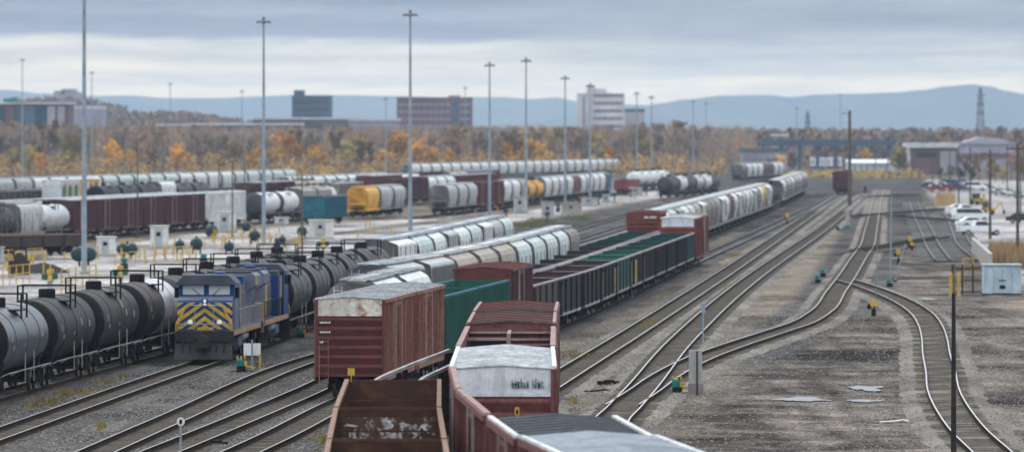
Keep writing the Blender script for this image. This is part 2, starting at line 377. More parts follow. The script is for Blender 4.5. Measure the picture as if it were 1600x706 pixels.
def hopper(L=16.2, W=3.15, bays=3, posts=0, body='white', roof='roof_white', hatch='grating', flat=False):
    R = thing('covered_hopper', 'tmp hopper', 'hopper car'); h = W / 2; y0, y1 = -L / 2 + .75, L / 2 - .75
    if flat: half = [(h - .05, 1.25), (h, 1.5), (h, 4.05), (h - .12, 4.2), (.55, 4.5), (0, 4.52)]
    else: half = [(h - .28, 1.2), (h - .12, 1.7), (h, 2.5), (h, 3.3), (h - .08, 3.8), (h - .26, 4.12), (.9, 4.38), (.5, 4.47), (0, 4.5)]
    prof = half + [(-x, z) for x, z in half[::-1][1:]]
    def slope(y, z, e): return y - e * max(0, 2.9 - z) * .95
    b = MB(); gap = .16; bl = (y1 - y0) / bays
    for k in range(bays):
        a, c = y0 + k * bl + gap / 2, y0 + (k + 1) * bl - gap / 2
        o_ = len(b.v); b.mat(0).extr(prof, a, c, 'y')
        if k == 0: b.m[-(len(prof) + 2)] = 1
        if k == bays - 1: b.m[-(len(prof) + 1)] = 1
        if k == 0: b.v[o_:o_ + len(prof)] = [(x, slope(y, z, -1), z) for x, y, z in b.v[o_:o_ + len(prof)]]
        if k == bays - 1: b.v[-len(prof):] = [(x, slope(y, z, 1), z) for x, y, z in b.v[-len(prof):]]
        if k < bays - 1: b.extr([(x * .955, z - .03) for x, z in prof], c, c + gap, 'y')
    for s in (-1, 1):
        n = posts or bays * 2
        for k in range(n + 1):
            y = y0 + .03 + k * (y1 - y0 - .06) / n
            if not posts and k % 2 == 0: continue
            if k in (0, n): continue
            b.box(min(s * (h - .03), s * (h + .05)), max(s * (h - .03), s * (h + .05)), y - .05, y + .05, 1.3, 3.95 if flat else 3.4)
        b.mat(1).box(min(s * (h - .4), s * (h + .03)), max(s * (h - .4), s * (h + .03)), -L / 2 + .1, L / 2 - .1, .98, 1.22)
    for e in (-1, 1):                                        # slope sheets, end posts
        b.mat(1).box(-h + .1, h - .1, min(e * (L / 2 - .1), e * (L / 2 - 1.6)), max(e * (L / 2 - .1), e * (L / 2 - 1.6)), .95, 1.05)
        for s in (-1, 1): b.box(s * (h - .3) - .06, s * (h - .3) + .06, e * (L / 2 - .25) - .06, e * (L / 2 - .25) + .06, 1.0, 4.0)
        b.box(-h + .25, h - .25, min(e * (L / 2 - .3), e * (L / 2 - .42)), max(e * (L / 2 - .3), e * (L / 2 - .42)), 1.9, 2.2)
    b.build('body', [M[body], M['hop_end']], R)
    r = MB()
    for s in (-1, 1):
        r.box(s * .68 - .2, s * .68 + .2, y0, y1, 4.5, 4.56)
        k = y0 + .5
        while k < y1: r.box(s * .68 - .22, s * .68 + .22, k - .03, k + .03, 4.36, 4.6); k += 1.5
    r.build('roof_walkway', M[hatch], R)
    q = MB(); n = bays * 3
    for k in range(n):
        y = y0 + (k + .5) * (y1 - y0) / n; q.box(-.34, .34, y - .55, y + .55, 4.46, 4.6)
    q.box(-.3, .3, y0 + .3, y1 - .3, 4.45, 4.545)
    q.build('hatch', M[roof], R)
    for k in range(bays):
        y = y0 + (k + .5) * bl; c = MB()
        c.add([(x * a, y + yy * d, z) for z, a, d in ((1.25, 1.2, bl / 2 - .3), (.45, .7, .45)) for x in (-1, 1) for yy in (-1, 1)],
              [(0, 1, 3, 2), (4, 6, 7, 5), (0, 4, 5, 1), (2, 3, 7, 6), (0, 2, 6, 4), (1, 5, 7, 3)])
        c.box(-.85, .85, y - .4, y + .4, .36, .46); c.build('discharge_chute', M['iron'], R)
    u = MB(); u.box(-.28, .28, -L / 2, L / 2, .62, .96); coupler(u, L); u.build('underframe', M['iron'], R)
    for s in (-1, 1): truck(R, s * (L / 2 - 1.9))
    ladder_bm(-.9, -(L / 2 - .2), 1.0, 4.2, 'x').build('ladder', M[body], R)
    return R

def tankcar(L=17.4, r=1.5, zc=2.6, shell='tank_black', head='iron', ring=None, placard=True, detail=True):
    R = thing('tank_car', 'tmp tank', 'tank car'); y0, y1 = -L / 2 + .55, L / 2 - .55
    b = MB(); d = .55
    def dome(e, mat):
        b.mat(mat); b.lathe([(r * math.sin(k * PI / 16), e * (y1 - d + d * math.cos(k * PI / 16))) for k in range(0, 9)], 36, 'y', (0, 0, zc))
    dome(-1, 1); dome(1, 0)
    b.mat(1).lathe([(r, y0 + d), (r + .015, y0 + d), (r + .015, y0 + d + .45), (r, y0 + d + .45)], 36, 'y', (0, 0, zc))
    b.mat(0).lathe([(r, y0 + d), (r, y1 - d)], 36, 'y', (0, 0, zc))
    for yy in (-L / 4, 0, L / 4): b.lathe([(r, yy - .06), (r + .03, yy - .04), (r + .03, yy + .04), (r, yy + .06)], 36, 'y', (0, 0, zc))
    b.build('tank_shell', [M[shell], M[head]], R, smooth=True)
    if ring:
        q = MB(); q.lathe([(r, .3), (r + .02, .32), (r + .02, y1 - d - .5), (r, y1 - d - .48)], 36, 'y', (0, 0, zc)); q.build('jacket_panel', M[ring], R, smooth=True)
    zt = zc + r
    g = MB(); g.box(-1.35, 1.35, -1.1, 1.1, zt - .02, zt + .03) if False else None
    for sx in (-1, 1):
        g.box(sx * .95 - .35, sx * .95 + .35, -1.15, 1.15, zt - .20, zt - .15)
        g.box(sx * .7 - .05, sx * .7 + .05, -1.0, 1.0, zt - .36, zt - .16)
        for yy in (-1.15, -.85, .85, 1.15): g.tube([(sx * 1.3, yy, zt - .55), (sx * 1.3, yy, zt + .58)], .03, 5)
        for zz in (zt + .58, zt + .2): g.tube([(sx * 1.3, -1.15, zz), (sx * 1.3, 1.15, zz)], .024, 5)
    for yy in (-1.15, 1.15):
        g.tube([(-1.3, yy, zt + .58), (1.3, yy, zt + .58)], .024, 5)
    g.build('guard_rail', M['iron'], R)
    v = MB(); v.lathe([(.42, -.1), (.42, .36), (.36, .41), (0, .41)], 18, 'z', (0, .1, zt)); v.box(-.2, .2, -.9, -.55, zt - .1, zt + .2); v.tube([(.25, -.62, zt - .1), (.25, -.62, zt + .32)], .09, 8)
    v.build('valve_housing', M['iron'], R)
    for s in (-1, 1):
        w = MB(); x = s * 1.56
        w.tube([(x, y0 + .2, 1.22), (x, y1 - .2, 1.22)], .028, 5)
        for yy in (y0 + .3, -L / 5, L / 5, y1 - .3): w.tube([(x, yy, 1.22), (x * .72, yy, 1.0)], .03, 5)
        for yy in (-1.6, 1.6): w.tube([(x, yy, .6), (x, yy, 2.0)], .03, 5)
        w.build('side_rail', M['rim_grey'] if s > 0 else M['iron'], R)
    if placard:
        for yy, zz, wy, wz in ((-L * .33, 2.75, .26, .34), (-L * .28, 2.3, .5, .22), (L * .12, 2.85, .30, .36), (L * .3, 2.7, .5, .3), (-L * .05, 2.35, .35, .15)):
            for sx in (1,):
                p = MB(); a = math.asin((zz - zc) / r); vs = []
                for du in (-wy / 2, wy / 2):
                    for dv in (-wz / 2, wz / 2):
                        aa = a + dv / r
                        for rr in (r + .004, r + .018): vs.append((sx * rr * math.cos(aa), yy + du, zc + rr * math.sin(aa)))
                p.add(vs, [(0, 1, 3, 2), (4, 5, 7, 6), (0, 4, 6, 2), (1, 3, 7, 5), (0, 1, 5, 4), (2, 6, 7, 3)])
                p.build('placard', M['placard'], R)
    for e in (-1, 1):
        u = MB(); ye = e * (L / 2 - 1.9)
        u.box(-.12, .12, e * (L / 2 + .25) - .3, e * (L / 2 + .25) + .3, .73, .97); u.box(-.2, .2, e * (L / 2 + .5) - .1, e * (L / 2 + .5) + .1, .68, 1.02)
        u.box(-.3, .3, min(e * L / 2, ye - e * 1.6), max(e * L / 2, ye - e * 1.6), .62, .98)
        for yy in (ye,):
            u.extr([(-1.1, 1.0), (1.1, 1.0), (1.25, 1.75), (.8, 1.45), (0, 1.2), (-.8, 1.45), (-1.25, 1.75)], yy - .3, yy + .3, 'y')
        u.box(-1.3, 1.3, min(e * (L / 2 - .1), e * (L / 2 - .75)), max(e * (L / 2 - .1), e * (L / 2 - .75)), .96, 1.02)
        for s in (-1, 1): u.tube([(s * 1.35, e * (L / 2 - .15), .4), (s * 1.35, e * (L / 2 - .15), 2.2)], .03, 5)
        u.tube([(-1.35, e * (L / 2 - .15), 2.1), (1.35, e * (L / 2 - .15), 2.1)], .03, 5)
        u.build('underframe', M['iron'], R)
    u = MB(); u.lathe([(.16, -.45), (.2, -.4), (.2, .4), (.16, .45)], 10, 'z', (0, .6, .85)); u.build('outlet_valve', M['iron'], R)
    for s in (-1, 1): truck(R, s * (L / 2 - 1.9))
    return R

RW = .07
def gondola(L=19.4, W=3.05, HT=2.72, out='black_gond', inn='black_gond', rim='rim_grey', floor='load', braces=3, nposts=4, belly=True, curtain=0):
    R = thing('gondola_car', 'tmp gondola', 'gondola car'); h = W / 2; y0, y1 = -L / 2, L / 2; t = .07; zf = 1.12; b = MB()
    def wall(s):
        xo, xi = s * h, s * (h - t)
        b.mat(0).add([(xo, y0, 1.0), (xo, y1, 1.0), (xo, y1, HT), (xo, y0, HT)], [(0, 1, 2, 3)])
        b.mat(1).add([(xi, y0 + t, zf), (xi, y1 - t, zf), (xi, y1 - t, HT), (xi, y0 + t, HT)], [(0, 1, 2, 3)])
        b.mat(0)
        for k in range(nposts + 1):
            y = y0 + .12 + k * (L - .24) / nposts
            b.box(min(xo, xo + s * .11), max(xo, xo + s * .11), y - .08, y + .08, 1.0, HT - .06)
            b.mat(1).box(min(xi, xi - s * .05), max(xi, xi - s * .05), y - .05, y + .05, zf, HT - .06); b.mat(0)
        if belly:
            n = nposts
            for k in range(n):                           # lower side sill, deeper between the posts
                a = y0 + .3 + k * (L - .6) / n; c = a + (L - .6) / n - .25
                b.mat(2).extr([(a, 1.02), (a + .3, .86), (c - .3, .86), (c, 1.02)], min(xo, xo + s * .05), max(xo, xo + s * .05), 'x')
    for s in (-1, 1): wall(s)
    for e in (-1, 1):
        yo, yi = e * L / 2, e * (L / 2 - t)
        b.mat(0).add([(-h, yo, 1.0), (h, yo, 1.0), (h, yo, HT), (-h, yo, HT)], [(0, 1, 2, 3)])
        b.mat(1).add([(-h + t, yi, zf), (h - t, yi, zf), (h - t, yi, HT), (-h + t, yi, HT)], [(0, 1, 2, 3)])
        for zz in (1.5, 2.0, HT - .45): b.mat(0).box(-h + .1, h - .1, min(yo, yo + e * .08), max(yo, yo + e * .08), zz - .06, zz + .06)
    b.mat(3).box(-h + t, h - t, y0 + t, y1 - t, zf - .08, zf); b.mat(0).box(-h, h, y0, y1, .95, 1.02)
    b.build('body', [M[out], M[inn], M['rim_grey'] if belly else M[out], M[floor]], R)
    r = MB()
    for s in (-1, 1): r.box(s * h - RW, s * h + RW, y0 - .05, y1 + .05, HT, HT + .1)
    r.build('top_rail', M[rim], R); r = MB()
    for e in (-1, 1): r = MB(); r.box(-h + .092, h - .092, e * L / 2 - .08, e * L / 2 + .05, HT - .003, HT + .07); r.build('end_rail', M[out], R)
    if braces:
        for k in range(1, braces + 1):
            c = MB(); y = y0 + k * L / (braces + 1); c.box(-h + t, h - t, y - .03, y + .03, HT - .2, HT - .15); c.build('cross_brace', M[out], R)
    if curtain:                                              # bulkheads and sloped sheets inside
        c = MB()
        for k in range(curtain):
            y = y0 + (k + 1) * L / (curtain + 1); c.box(-h + t, h - t, y - .07, y + .07, HT - .5, HT - .02)
        c.build('bulkhead', M[inn], R)
    u = MB(); u.box(-.3, .3, y0, y1, .6, .95); coupler(u, L)
    for k in range(5): yy = y0 + (k + 1) * L / 6; u.box(-h + .05, h - .05, yy - .1, yy + .1, .72, .95)
    u.build('underframe', M['iron'], R)
    for s in (-1, 1): truck(R, s * (L / 2 - 2.1))
    ladder_bm(h + .13, -(L / 2 - .45), .6, HT - .1).build('ladder', M[out], R)
    return R

def flatcar(L=22.4, W=2.9):
    R = thing('flat_car', 'tmp flat', 'flat car'); b = MB(); h = W / 2
    b.box(-h, h, -L / 2, L / 2, .98, 1.12); b.build('deck', M['iron'], R)
    c = MB()
    for k in (0, 4):
        y = -L / 2 + 1.2 + k * (L - 2.4) / 4
        c.box(-1.1, 1.1, y - .12, y + .12, 1.12, 1.5)
        for sx in (-.78, .78): c.box(sx - .1, sx + .1, y - .1, y + .1, 1.5, 3.38)
        c.box(-.9, .9, y - .06, y + .06, 1.5, 1.7)
    c.build('load_rack', M['iron'], R)
    u = MB(); u.box(-.35, .35, -L / 2, L / 2, .55, .98); coupler(u, L); u.build('underframe', M['iron'], R)
    for s in (-1, 1): truck(R, s * (L / 2 - 2.1))
    return R

def clip(poly, x0, x1, z0, z1):
    for f, v, keep in ((0, x0, 1), (0, x1, -1), (1, z0, 1), (1, z1, -1)):
        out = []
        for i in range(len(poly)):
            a, c = poly[i - 1], poly[i]; ia, ic = (a[f] - v) * keep >= 0, (c[f] - v) * keep >= 0
            if ia != ic:
                t = (v - a[f]) / (c[f] - a[f]); out.append((a[0] + t * (c[0] - a[0]), a[1] + t * (c[1] - a[1])))
            if ic: out.append(c)
        poly = out
        if not poly: return []
    return poly

def locomotive(L=19.2):
    R = thing('locomotive', 'tmp loco', 'locomotive'); y0, y1 = -L / 2, L / 2
    f = MB(); f.box(-1.5, 1.5, y0 + .35, y1 - .2, 1.32, 1.62)
    f.mat(1)
    for s in (-1, 1): f.box(min(s * 1.5, s * 1.54), max(s * 1.5, s * 1.54), y0 + 1.6, y1 - 1.4, 1.36, 1.60)
    f.mat(2).box(-1.5, 1.5, y0 + .05, y0 + .4, 1.05, 1.62); f.box(-1.5, 1.5, y1 - .25, y1 + .05, 1.05, 1.62)
    f.mat(2).box(-.4, .4, y0 - .45, y1 + .45, .72, 1.05)
    f.build('frame', [M['loco_grey'], M['sill_orange'], M['loco_sooty']], R)
    # nose and cab
    yn = y0 + .95; c = MB()
    c.mat(0).extr([(yn, 1.62), (yn, 3.12), (yn + .08, 3.22), (yn + .95, 3.42), (yn + .95, 1.62)], -1.48, 1.48, 'x')
    cab = [(-1.5, 1.62), (1.5, 1.62), (1.5, 4.12), (1.16, 4.5), (-1.16, 4.5), (-1.5, 4.12)]
    c.mat(1).extr([(-1.5, 3.30), (1.5, 3.30), (1.5, 4.12), (-1.5, 4.12)], yn + .95, yn + 1.03, 'y')
    c.mat(2).extr([(-1.5, 1.62), (1.5, 1.62), (1.5, 4.08), (-1.5, 4.08)], yn + 1.03, yn + 3.6, 'y')
    c.build('cab', [M['loco_blue'], M['loco_blue'], M['loco_grey']], R)
    sh = MB(); sh.extr([(yn + .06, 3.245), (yn + .95, 3.445), (yn + .95, 3.42), (yn + .06, 3.21)], -1.46, 1.46, 'x'); sh.build('nose_top', M['loco_grey'], R)
    rf = MB(); rf.extr([(-1.62, 4.06), (1.62, 4.06), (1.62, 4.13), (1.18, 4.56), (-1.18, 4.56), (-1.62, 4.13)], yn + .72, yn + 3.75, 'y')
    rf.mat(1).extr([(-1.63, 4.05), (1.63, 4.05), (1.63, 4.14), (1.19, 4.57), (-1.19, 4.57), (-1.63, 4.14)], yn + .66, yn + .72, 'y'); rf.build('cab_roof', [M['loco_roof'], M['loco_roof']], R)
    for sx in (-1, 1):
        g = MB(); xa, xb = sorted((sx * .14, sx * 1.26)); g.box(xa, xb, yn + .90, yn + .94, 3.52, 4.02); g.build('windscreen', M['cab_glass'], R)
        wp = MB(); wp.beam((sx * .35, yn + .88, 3.52), (sx * .75, yn + .88, 3.86), .03, .03); wp.build('wiper', M['iron'], R)
        g = MB(); xa, xb = sorted((sx * 1.5, sx * 1.52))
        g.box(xa, xb, yn + 1.3, yn + 2.1, 3.25, 3.95); g.box(xa, xb, yn + 2.25, yn + 3.05, 3.25, 3.95); g.build('side_window', M['car_glass'], R)
        m = MB(); m.box(min(sx * 1.52, sx * 1.74), max(sx * 1.52, sx * 1.74), yn + 1.1, yn + 1.16, 3.35, 3.9); m.build('mirror', M['iron'], R)
        dl = MB(); dl.lathe([(0, -.03), (.12, -.03), (.14, 0)], 14, 'y', (sx * .78, yn - .02, 2.06)); dl.build('ditch_light', M['headlight'], R)
        st = MB()
        for k in range(4): st.box(min(sx * 1.0, sx * 1.5), max(sx * 1.0, sx * 1.5), y0 + .3, y0 + .75, .35 + k * .32, .39 + k * .32)
        st.build('step', M['loco_sooty'], R)
        hr = MB(); hr.tube([(sx * .98, yn - .42, 2.98), (sx * 1.50, yn - .52, 2.0), (sx * 1.52, yn - .5, 1.2)], .035, 6)
        hr.tube([(sx * .93, yn - .30, 2.98), (sx * 1.40, yn - .4, 2.0), (sx * 1.42, yn - .4, 1.62)], .03, 6)
        hr.build('front_handrail', M['yellow'], R)
    hb = MB(); hb.tube([(-.98, yn - .42, 2.98), (.98, yn - .42, 2.98)], .03, 6); hb.tube([(-1.5, yn - .5, 1.98), (1.5, yn - .5, 1.98)], .03, 6); hb.tube([(-.5, yn - .45, 1.62), (-.5, yn - .42, 2.98)], .02, 5); hb.tube([(.5, yn - .45, 1.62), (.5, yn - .42, 2.98)], .02, 5)
    hb.build('front_handrail', M['rim_grey'], R)
    # chevrons of the nose: flat plates on its front face
    cv = MB()
    for k in range(-2, 7):
        za = 1.72 + k * .44; hgt = .23; dz = 1.0
        for sx in (-1, 1):
            q = clip([(0, za), (sx * 1.48, za - dz * 1.05), (sx * 1.48, za - dz * 1.05 + hgt), (0, za + hgt)], -1.47, 1.47, 1.70, 3.12)
            if len(q) > 2: cv.extr(q, yn - .022, yn - .002, 'y')
    cv.build('nose_chevrons', M['loco_yellow'], R)
    gp = MB(); gp.box(-.42, .42, yn - .03, yn - .004, 1.64, 1.80); gp.build('number_plate', M['loco_yellow'], R)
    nb = MB(); nb.box(-.15, .15, yn - .06, yn, 2.92, 3.3); nb.build('headlight_housing', M['loco_blue'], R)
    for zz in (3.01, 3.2):
        hl = MB(); hl.lathe([(0, -.085), (.075, -.085), (.085, -.06)], 12, 'y', (0, yn, zz)); hl.build('headlight', M['headlight'], R)
    an = MB(); an.box(-1.55, 1.55, yn - .62, yn - .02, 1.18, 1.62); an.box(-1.3, 1.3, yn - .75, yn - .62, 1.2, 1.5)
    for x in (-1.1, -.7, .7, 1.1): an.tube([(x, yn - .75, 1.2), (x * 1.02, yn - .95, .85), (x, yn - .9, .5)], .035, 5)
    an.lathe([(.30, -.3), (.34, -.2), (.34, .2)], 12, 'y', (0, yn - .9, 1.08)); an.build('anticlimber', M['loco_sooty'], R)
    pl = MB(); pl.add([(-1.5, yn - .72, 1.15), (1.5, yn - .72, 1.15), (1.56, yn - .98, .12), (-1.56, yn - .98, .12), (-1.5, yn - .6, 1.15), (1.5, yn - .6, 1.15), (1.56, yn - .86, .12), (-1.56, yn - .86, .12)],
                        [(0, 1, 2, 3), (4, 7, 6, 5), (0, 4, 5, 1), (3, 2, 6, 7), (0, 3, 7, 4), (1, 5, 6, 2)]); pl.build('snow_plow', M['plow'], R)
    # hood
    hd = MB(); ya, yb = yn + 3.6, y1 - .5
    hd.mat(0).box(-.95, .95, ya + 2.4, yb, 1.62, 4.05)
    y = ya + 2.6
    while y < yb - .4:
        for s in (-1, 1):
            hd.mat(0).box(min(s * .95, s * .99), max(s * .95, s * .99), y, y + .62, 1.8, 3.5); hd.mat(3)
            for q in range(5): hd.box(min(s * .99, s * 1.0), max(s * .99, s * 1.0), y + .1, y + .52, 2.75 + q * .13, 2.80 + q * .13)
            hd.box(min(s * .95, s * .956), max(s * .95, s * .956), y + .63, y + .71, 1.7, 3.9)
        y += .72
    hd.mat(1).box(-1.38, 1.38, ya, ya + 2.4, 1.62, 3.95); hd.mat(3).box(-1.3, 1.3, ya + .1, ya + 2.3, 3.95, 4.2)
    for s in (-1, 1): hd.mat(2).box(min(s * .99, s * 1.01), max(s * .99, s * 1.01), ya + 6.0, ya + 7.0, 1.75, 4.0)
    for s in (-1, 1): hd.mat(2).box(min(s * 1.38, s * 1.40), max(s * 1.38, s * 1.40), ya + .3, ya + 1.0, 1.7, 3.9)
    hd.build('hood', [M['loco_grey'], M['loco_blue'], M['loco_yellow'], M['loco_roof']], R)
    rd = MB(); rd.mat(0).extr([(-.95, 3.35), (.95, 3.35), (1.5, 3.72), (1.5, 4.25), (1.3, 4.42), (-1.3, 4.42), (-1.5, 4.25), (-1.5, 3.72)], yb - 3.6, yb - .1, 'y')
    rd.mat(1).box(-1.2, 1.2, yb - 3.5, yb - .3, 4.42, 4.5); rd.mat(2).box(1.5, 1.51, yb - 3.2, yb - 2.6, 3.75, 4.2); rd.build('radiator', [M['loco_grey'], M['loco_sooty'], M['loco_yellow']], R)
    ro = MB(); ro.mat(0).box(-.9, .9, ya + 2.5, yb - 3.7, 4.05, 4.22); ro.mat(1).box(-.75, .75, ya + 3.0, ya + 4.4, 4.22, 4.42); ro.lathe([(.3, 0), (.32, .35), (.2, .4)], 12, 'z', (0, ya + 5.6, 4.2)); ro.mat(1).box(-1.15, 1.15, ya + 6.6, ya + 8.2, 3.9, 4.33); ro.build('hood_roof', [M['loco_sooty'], M['loco_blue']], R)
    for s in (-1, 1):
        w = MB(); n = 12
        for k in range(n):
            y = yn + 3.7 + k * (y1 - .3 - yn - 3.9) / (n - 1); w.tube([(s * 1.46, y, 1.6), (s * 1.46, y, 2.65)], .03, 5)
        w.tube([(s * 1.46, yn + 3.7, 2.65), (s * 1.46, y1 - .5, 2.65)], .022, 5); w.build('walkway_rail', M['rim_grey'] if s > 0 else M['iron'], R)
        e = MB(); e.tube([(s * 1.5, y1 - .1, 1.0), (s * 1.5, y1 - .1, 2.65), (s * 1.1, y1, 2.65)], .03, 5); e.build('rear_handrail', M['yellow'], R)
        tk = MB(); tk.lathe([(.0, -1.6), (.2, -1.55), (.2, 1.55), (0, 1.6)], 12, 'y', (s * 1.2, .8, 1.08)); tk.build('air_tank', M['galv'], R)
    ft = MB(); ft.extr([(-1.35, 1.15), (-1.35, .65), (-1.0, .34), (1.0, .34), (1.35, .65), (1.35, 1.15)], -3.4, -1.0, 'y'); ft.mat(1).extr([(-1.2, 1.0), (-1.2, .6), (-.9, .34), (.9, .34), (1.2, .6), (1.2, 1.0)], -.95, 2.6, 'y'); ft.build('fuel_tank', [M['loco_grey'], M['loco_sooty']], R)
    for s in (-1, 1): truck(R, s * (L / 2 - 4.1) , (-1.75, 0, 1.75), .5)
    return R
M['placard'] = paint('placard', (.26, .25, .22), dirt=(.2, .2, .18), dirt_amt=.7, scale=3, streak=0)
# ------------------------------------------------------------------ tracks: centre line x as a smooth function of the distance y
class Track:
    def __init__(s, pts):
        s.y = [p[0] for p in pts]; s.x = [p[1] for p in pts]; n = len(pts); sl = [(s.x[i + 1] - s.x[i]) / (s.y[i + 1] - s.y[i]) for i in range(n - 1)]
        s.m = [sl[0]] + [(sl[i - 1] * (s.y[i + 1] - s.y[i]) + sl[i] * (s.y[i] - s.y[i - 1])) / (s.y[i + 1] - s.y[i - 1]) for i in range(1, n - 1)] + [sl[-1]]
    def __call__(s, y):
        if y <= s.y[0]: return s.x[0] + s.m[0] * (y - s.y[0])
        if y >= s.y[-1]: return s.x[-1] + s.m[-1] * (y - s.y[-1])
        i = max(k for k in range(len(s.y)) if s.y[k] <= y); h = s.y[i + 1] - s.y[i]; t = (y - s.y[i]) / h
        return ((2 * t**3 - 3 * t * t + 1) * s.x[i] + (t**3 - 2 * t * t + t) * h * s.m[i] + (-2 * t**3 + 3 * t * t) * s.x[i + 1] + (t**3 - t * t) * h * s.m[i + 1])
T = {
 'T1': Track([(180, -33.5), (250, -28.6), (338, -23.4), (358, -22.2), (403, -19.2), (450, -17.0), (498, -15.1), (580, -10.6), (700, -3.5), (1000, 13), (1400, 36)]),
 'T2': Track([(180, -25.6), (285, -20.75), (356, -17.46), (375, -16.5), (430, -13.9), (498, -10.9), (512, -9.6), (590, -5.2), (668, -1.05), (800, 7), (1000, 18.5), (1400, 42)]),
 'T3': Track([(180, -19.4), (298, -14.63), (385, -10.6), (415, -7.9), (445, -5.1), (508, -.6), (591, 4.3), (800, 17), (1000, 29), (1400, 52)]),
 'T4': Track([(180, -19.0), (302, -11.45), (335, -9.6), (365, -8.2), (404, -5.7), (466, -1.3), (482, -.1), (640, 10.0), (701, 13.7), (887, 25.2), (1144, 41.4), (1320, 51.5), (1750, 76)]),
 'T5': Track([(180, -16.2), (283, -9.5), (324, -7.4), (356, -4.95), (403, -1.2), (466, 3.8), (506, 6.4), (679, 17.5), (900, 32), (1150, 48), (1500, 70)]),
 'T6': Track([(150, -2.7), (185, -3.29), (198, -3.53), (209.5, -3.7), (223, -3.8), (235, -3.95), (246, -4.0), (260, -3.25), (281, -1.8), (310, -.1), (345, 2.0)]),
 'M1': Track([(130, 5.6), (150, 3.4), (165, 2.0), (172, 1.4), (185, .83), (199, .1), (222, -.3), (245, -.2), (273, 0), (304, .35), (330, 1.08), (341, 1.74), (355, 2.6), (425, 6.95), (533, 13.5), (1023, 42.4), (1500, 70.5)]),
 'M2': Track([(140, 11.5), (170, 8.5), (200, 6.2), (250, 4.35), (289, 4.0), (297, 4.15), (313, 4.97), (334, 6.05), (400, 9.2), (471, 13.0), (923, 40.8), (1500, 75.5)]),
 'N1': Track([(318, 5.1), (334, 6.3), (350, 7.4), (374, 9.38), (438, 16.7), (451, 18.3), (485, 21.3), (545, 25.05), (594, 28.1), (705, 34.8), (777, 39.2), (873, 44.4), (1038, 53.3), (1358, 70.5), (1600, 84)]),
 'N2': Track([(200, 16.9), (240, 17.6), (267.7, 18.3), (287.6, 18.7), (309, 19.4), (332.5, 20.4), (359.7, 21.9), (391.7, 23.6), (416.4, 25.0), (447.5, 26.6), (476.5, 27.8), (505.7, 28.5), (538.8, 28.7), (566.5, 28.5), (592, 28.0)]),
 'N3': Track([(690, 42.2), (760, 45.6), (900, 53), (1050, 60.8), (1300, 74)]),
 'N4': Track([(690, 46.2), (760, 49.2), (900, 57), (1030, 64.5), (1200, 73)]),
}
for k, y0, x0, sl, ln in (('B1', 740, -61.8, .109, 330), ('B2', 974, -36.8, .109, 120), ('B3', 950, -26.9, .13, 120), ('B4', 1034, -23.4, .1, 180), ('B5', 1078, -11.7, .082, 520),
                          ('B6', 1210, -96, .122, 460), ('B7', 1150, -90, .12, 200), ('B8', 1284, -42.8, .1, 260), ('B9', 1126, -43, .1, 150), ('B10', 1226, -22.8, .09, 260), ('B11', 1410, -21.6, .095, 420),
                          ('B12', 1890, -29, .15, 460), ('B13', 1565, 26.5, .12, 160), ('B14', 1371, 29.3, .12, 180), ('B15', 1890, 60, .12, 160), ('B16', 1175, -31.5, .1, 90), ('B17', 1060, -34.5, .1, 120), ('B18', 800, -60.2, .109, 200), ('B19', 1118, -66.5, .12, 120), ('B20', 1330, -28, .1, 300), ('B21', 1195, -91, .12, 120)):
    T[k] = Track([(y0 - 30, x0 - 30 * sl), (y0, x0), (y0 + ln, x0 + ln * sl)])

def place(tr, D0, L):
    """the car that begins at distance D0 on the track: its centre, turn and the distance where it ends"""
    x0 = tr(D0); D1 = D0 + L
    for _ in range(3):
        x1 = tr(D1); d = math.hypot(x1 - x0, D1 - D0); D1 = D0 + (D1 - D0) * L / d
    x1 = tr(D1); return ((x0 + x1) / 2, (D0 + D1) / 2, 0), math.atan2(-(x1 - x0), D1 - D0), D1

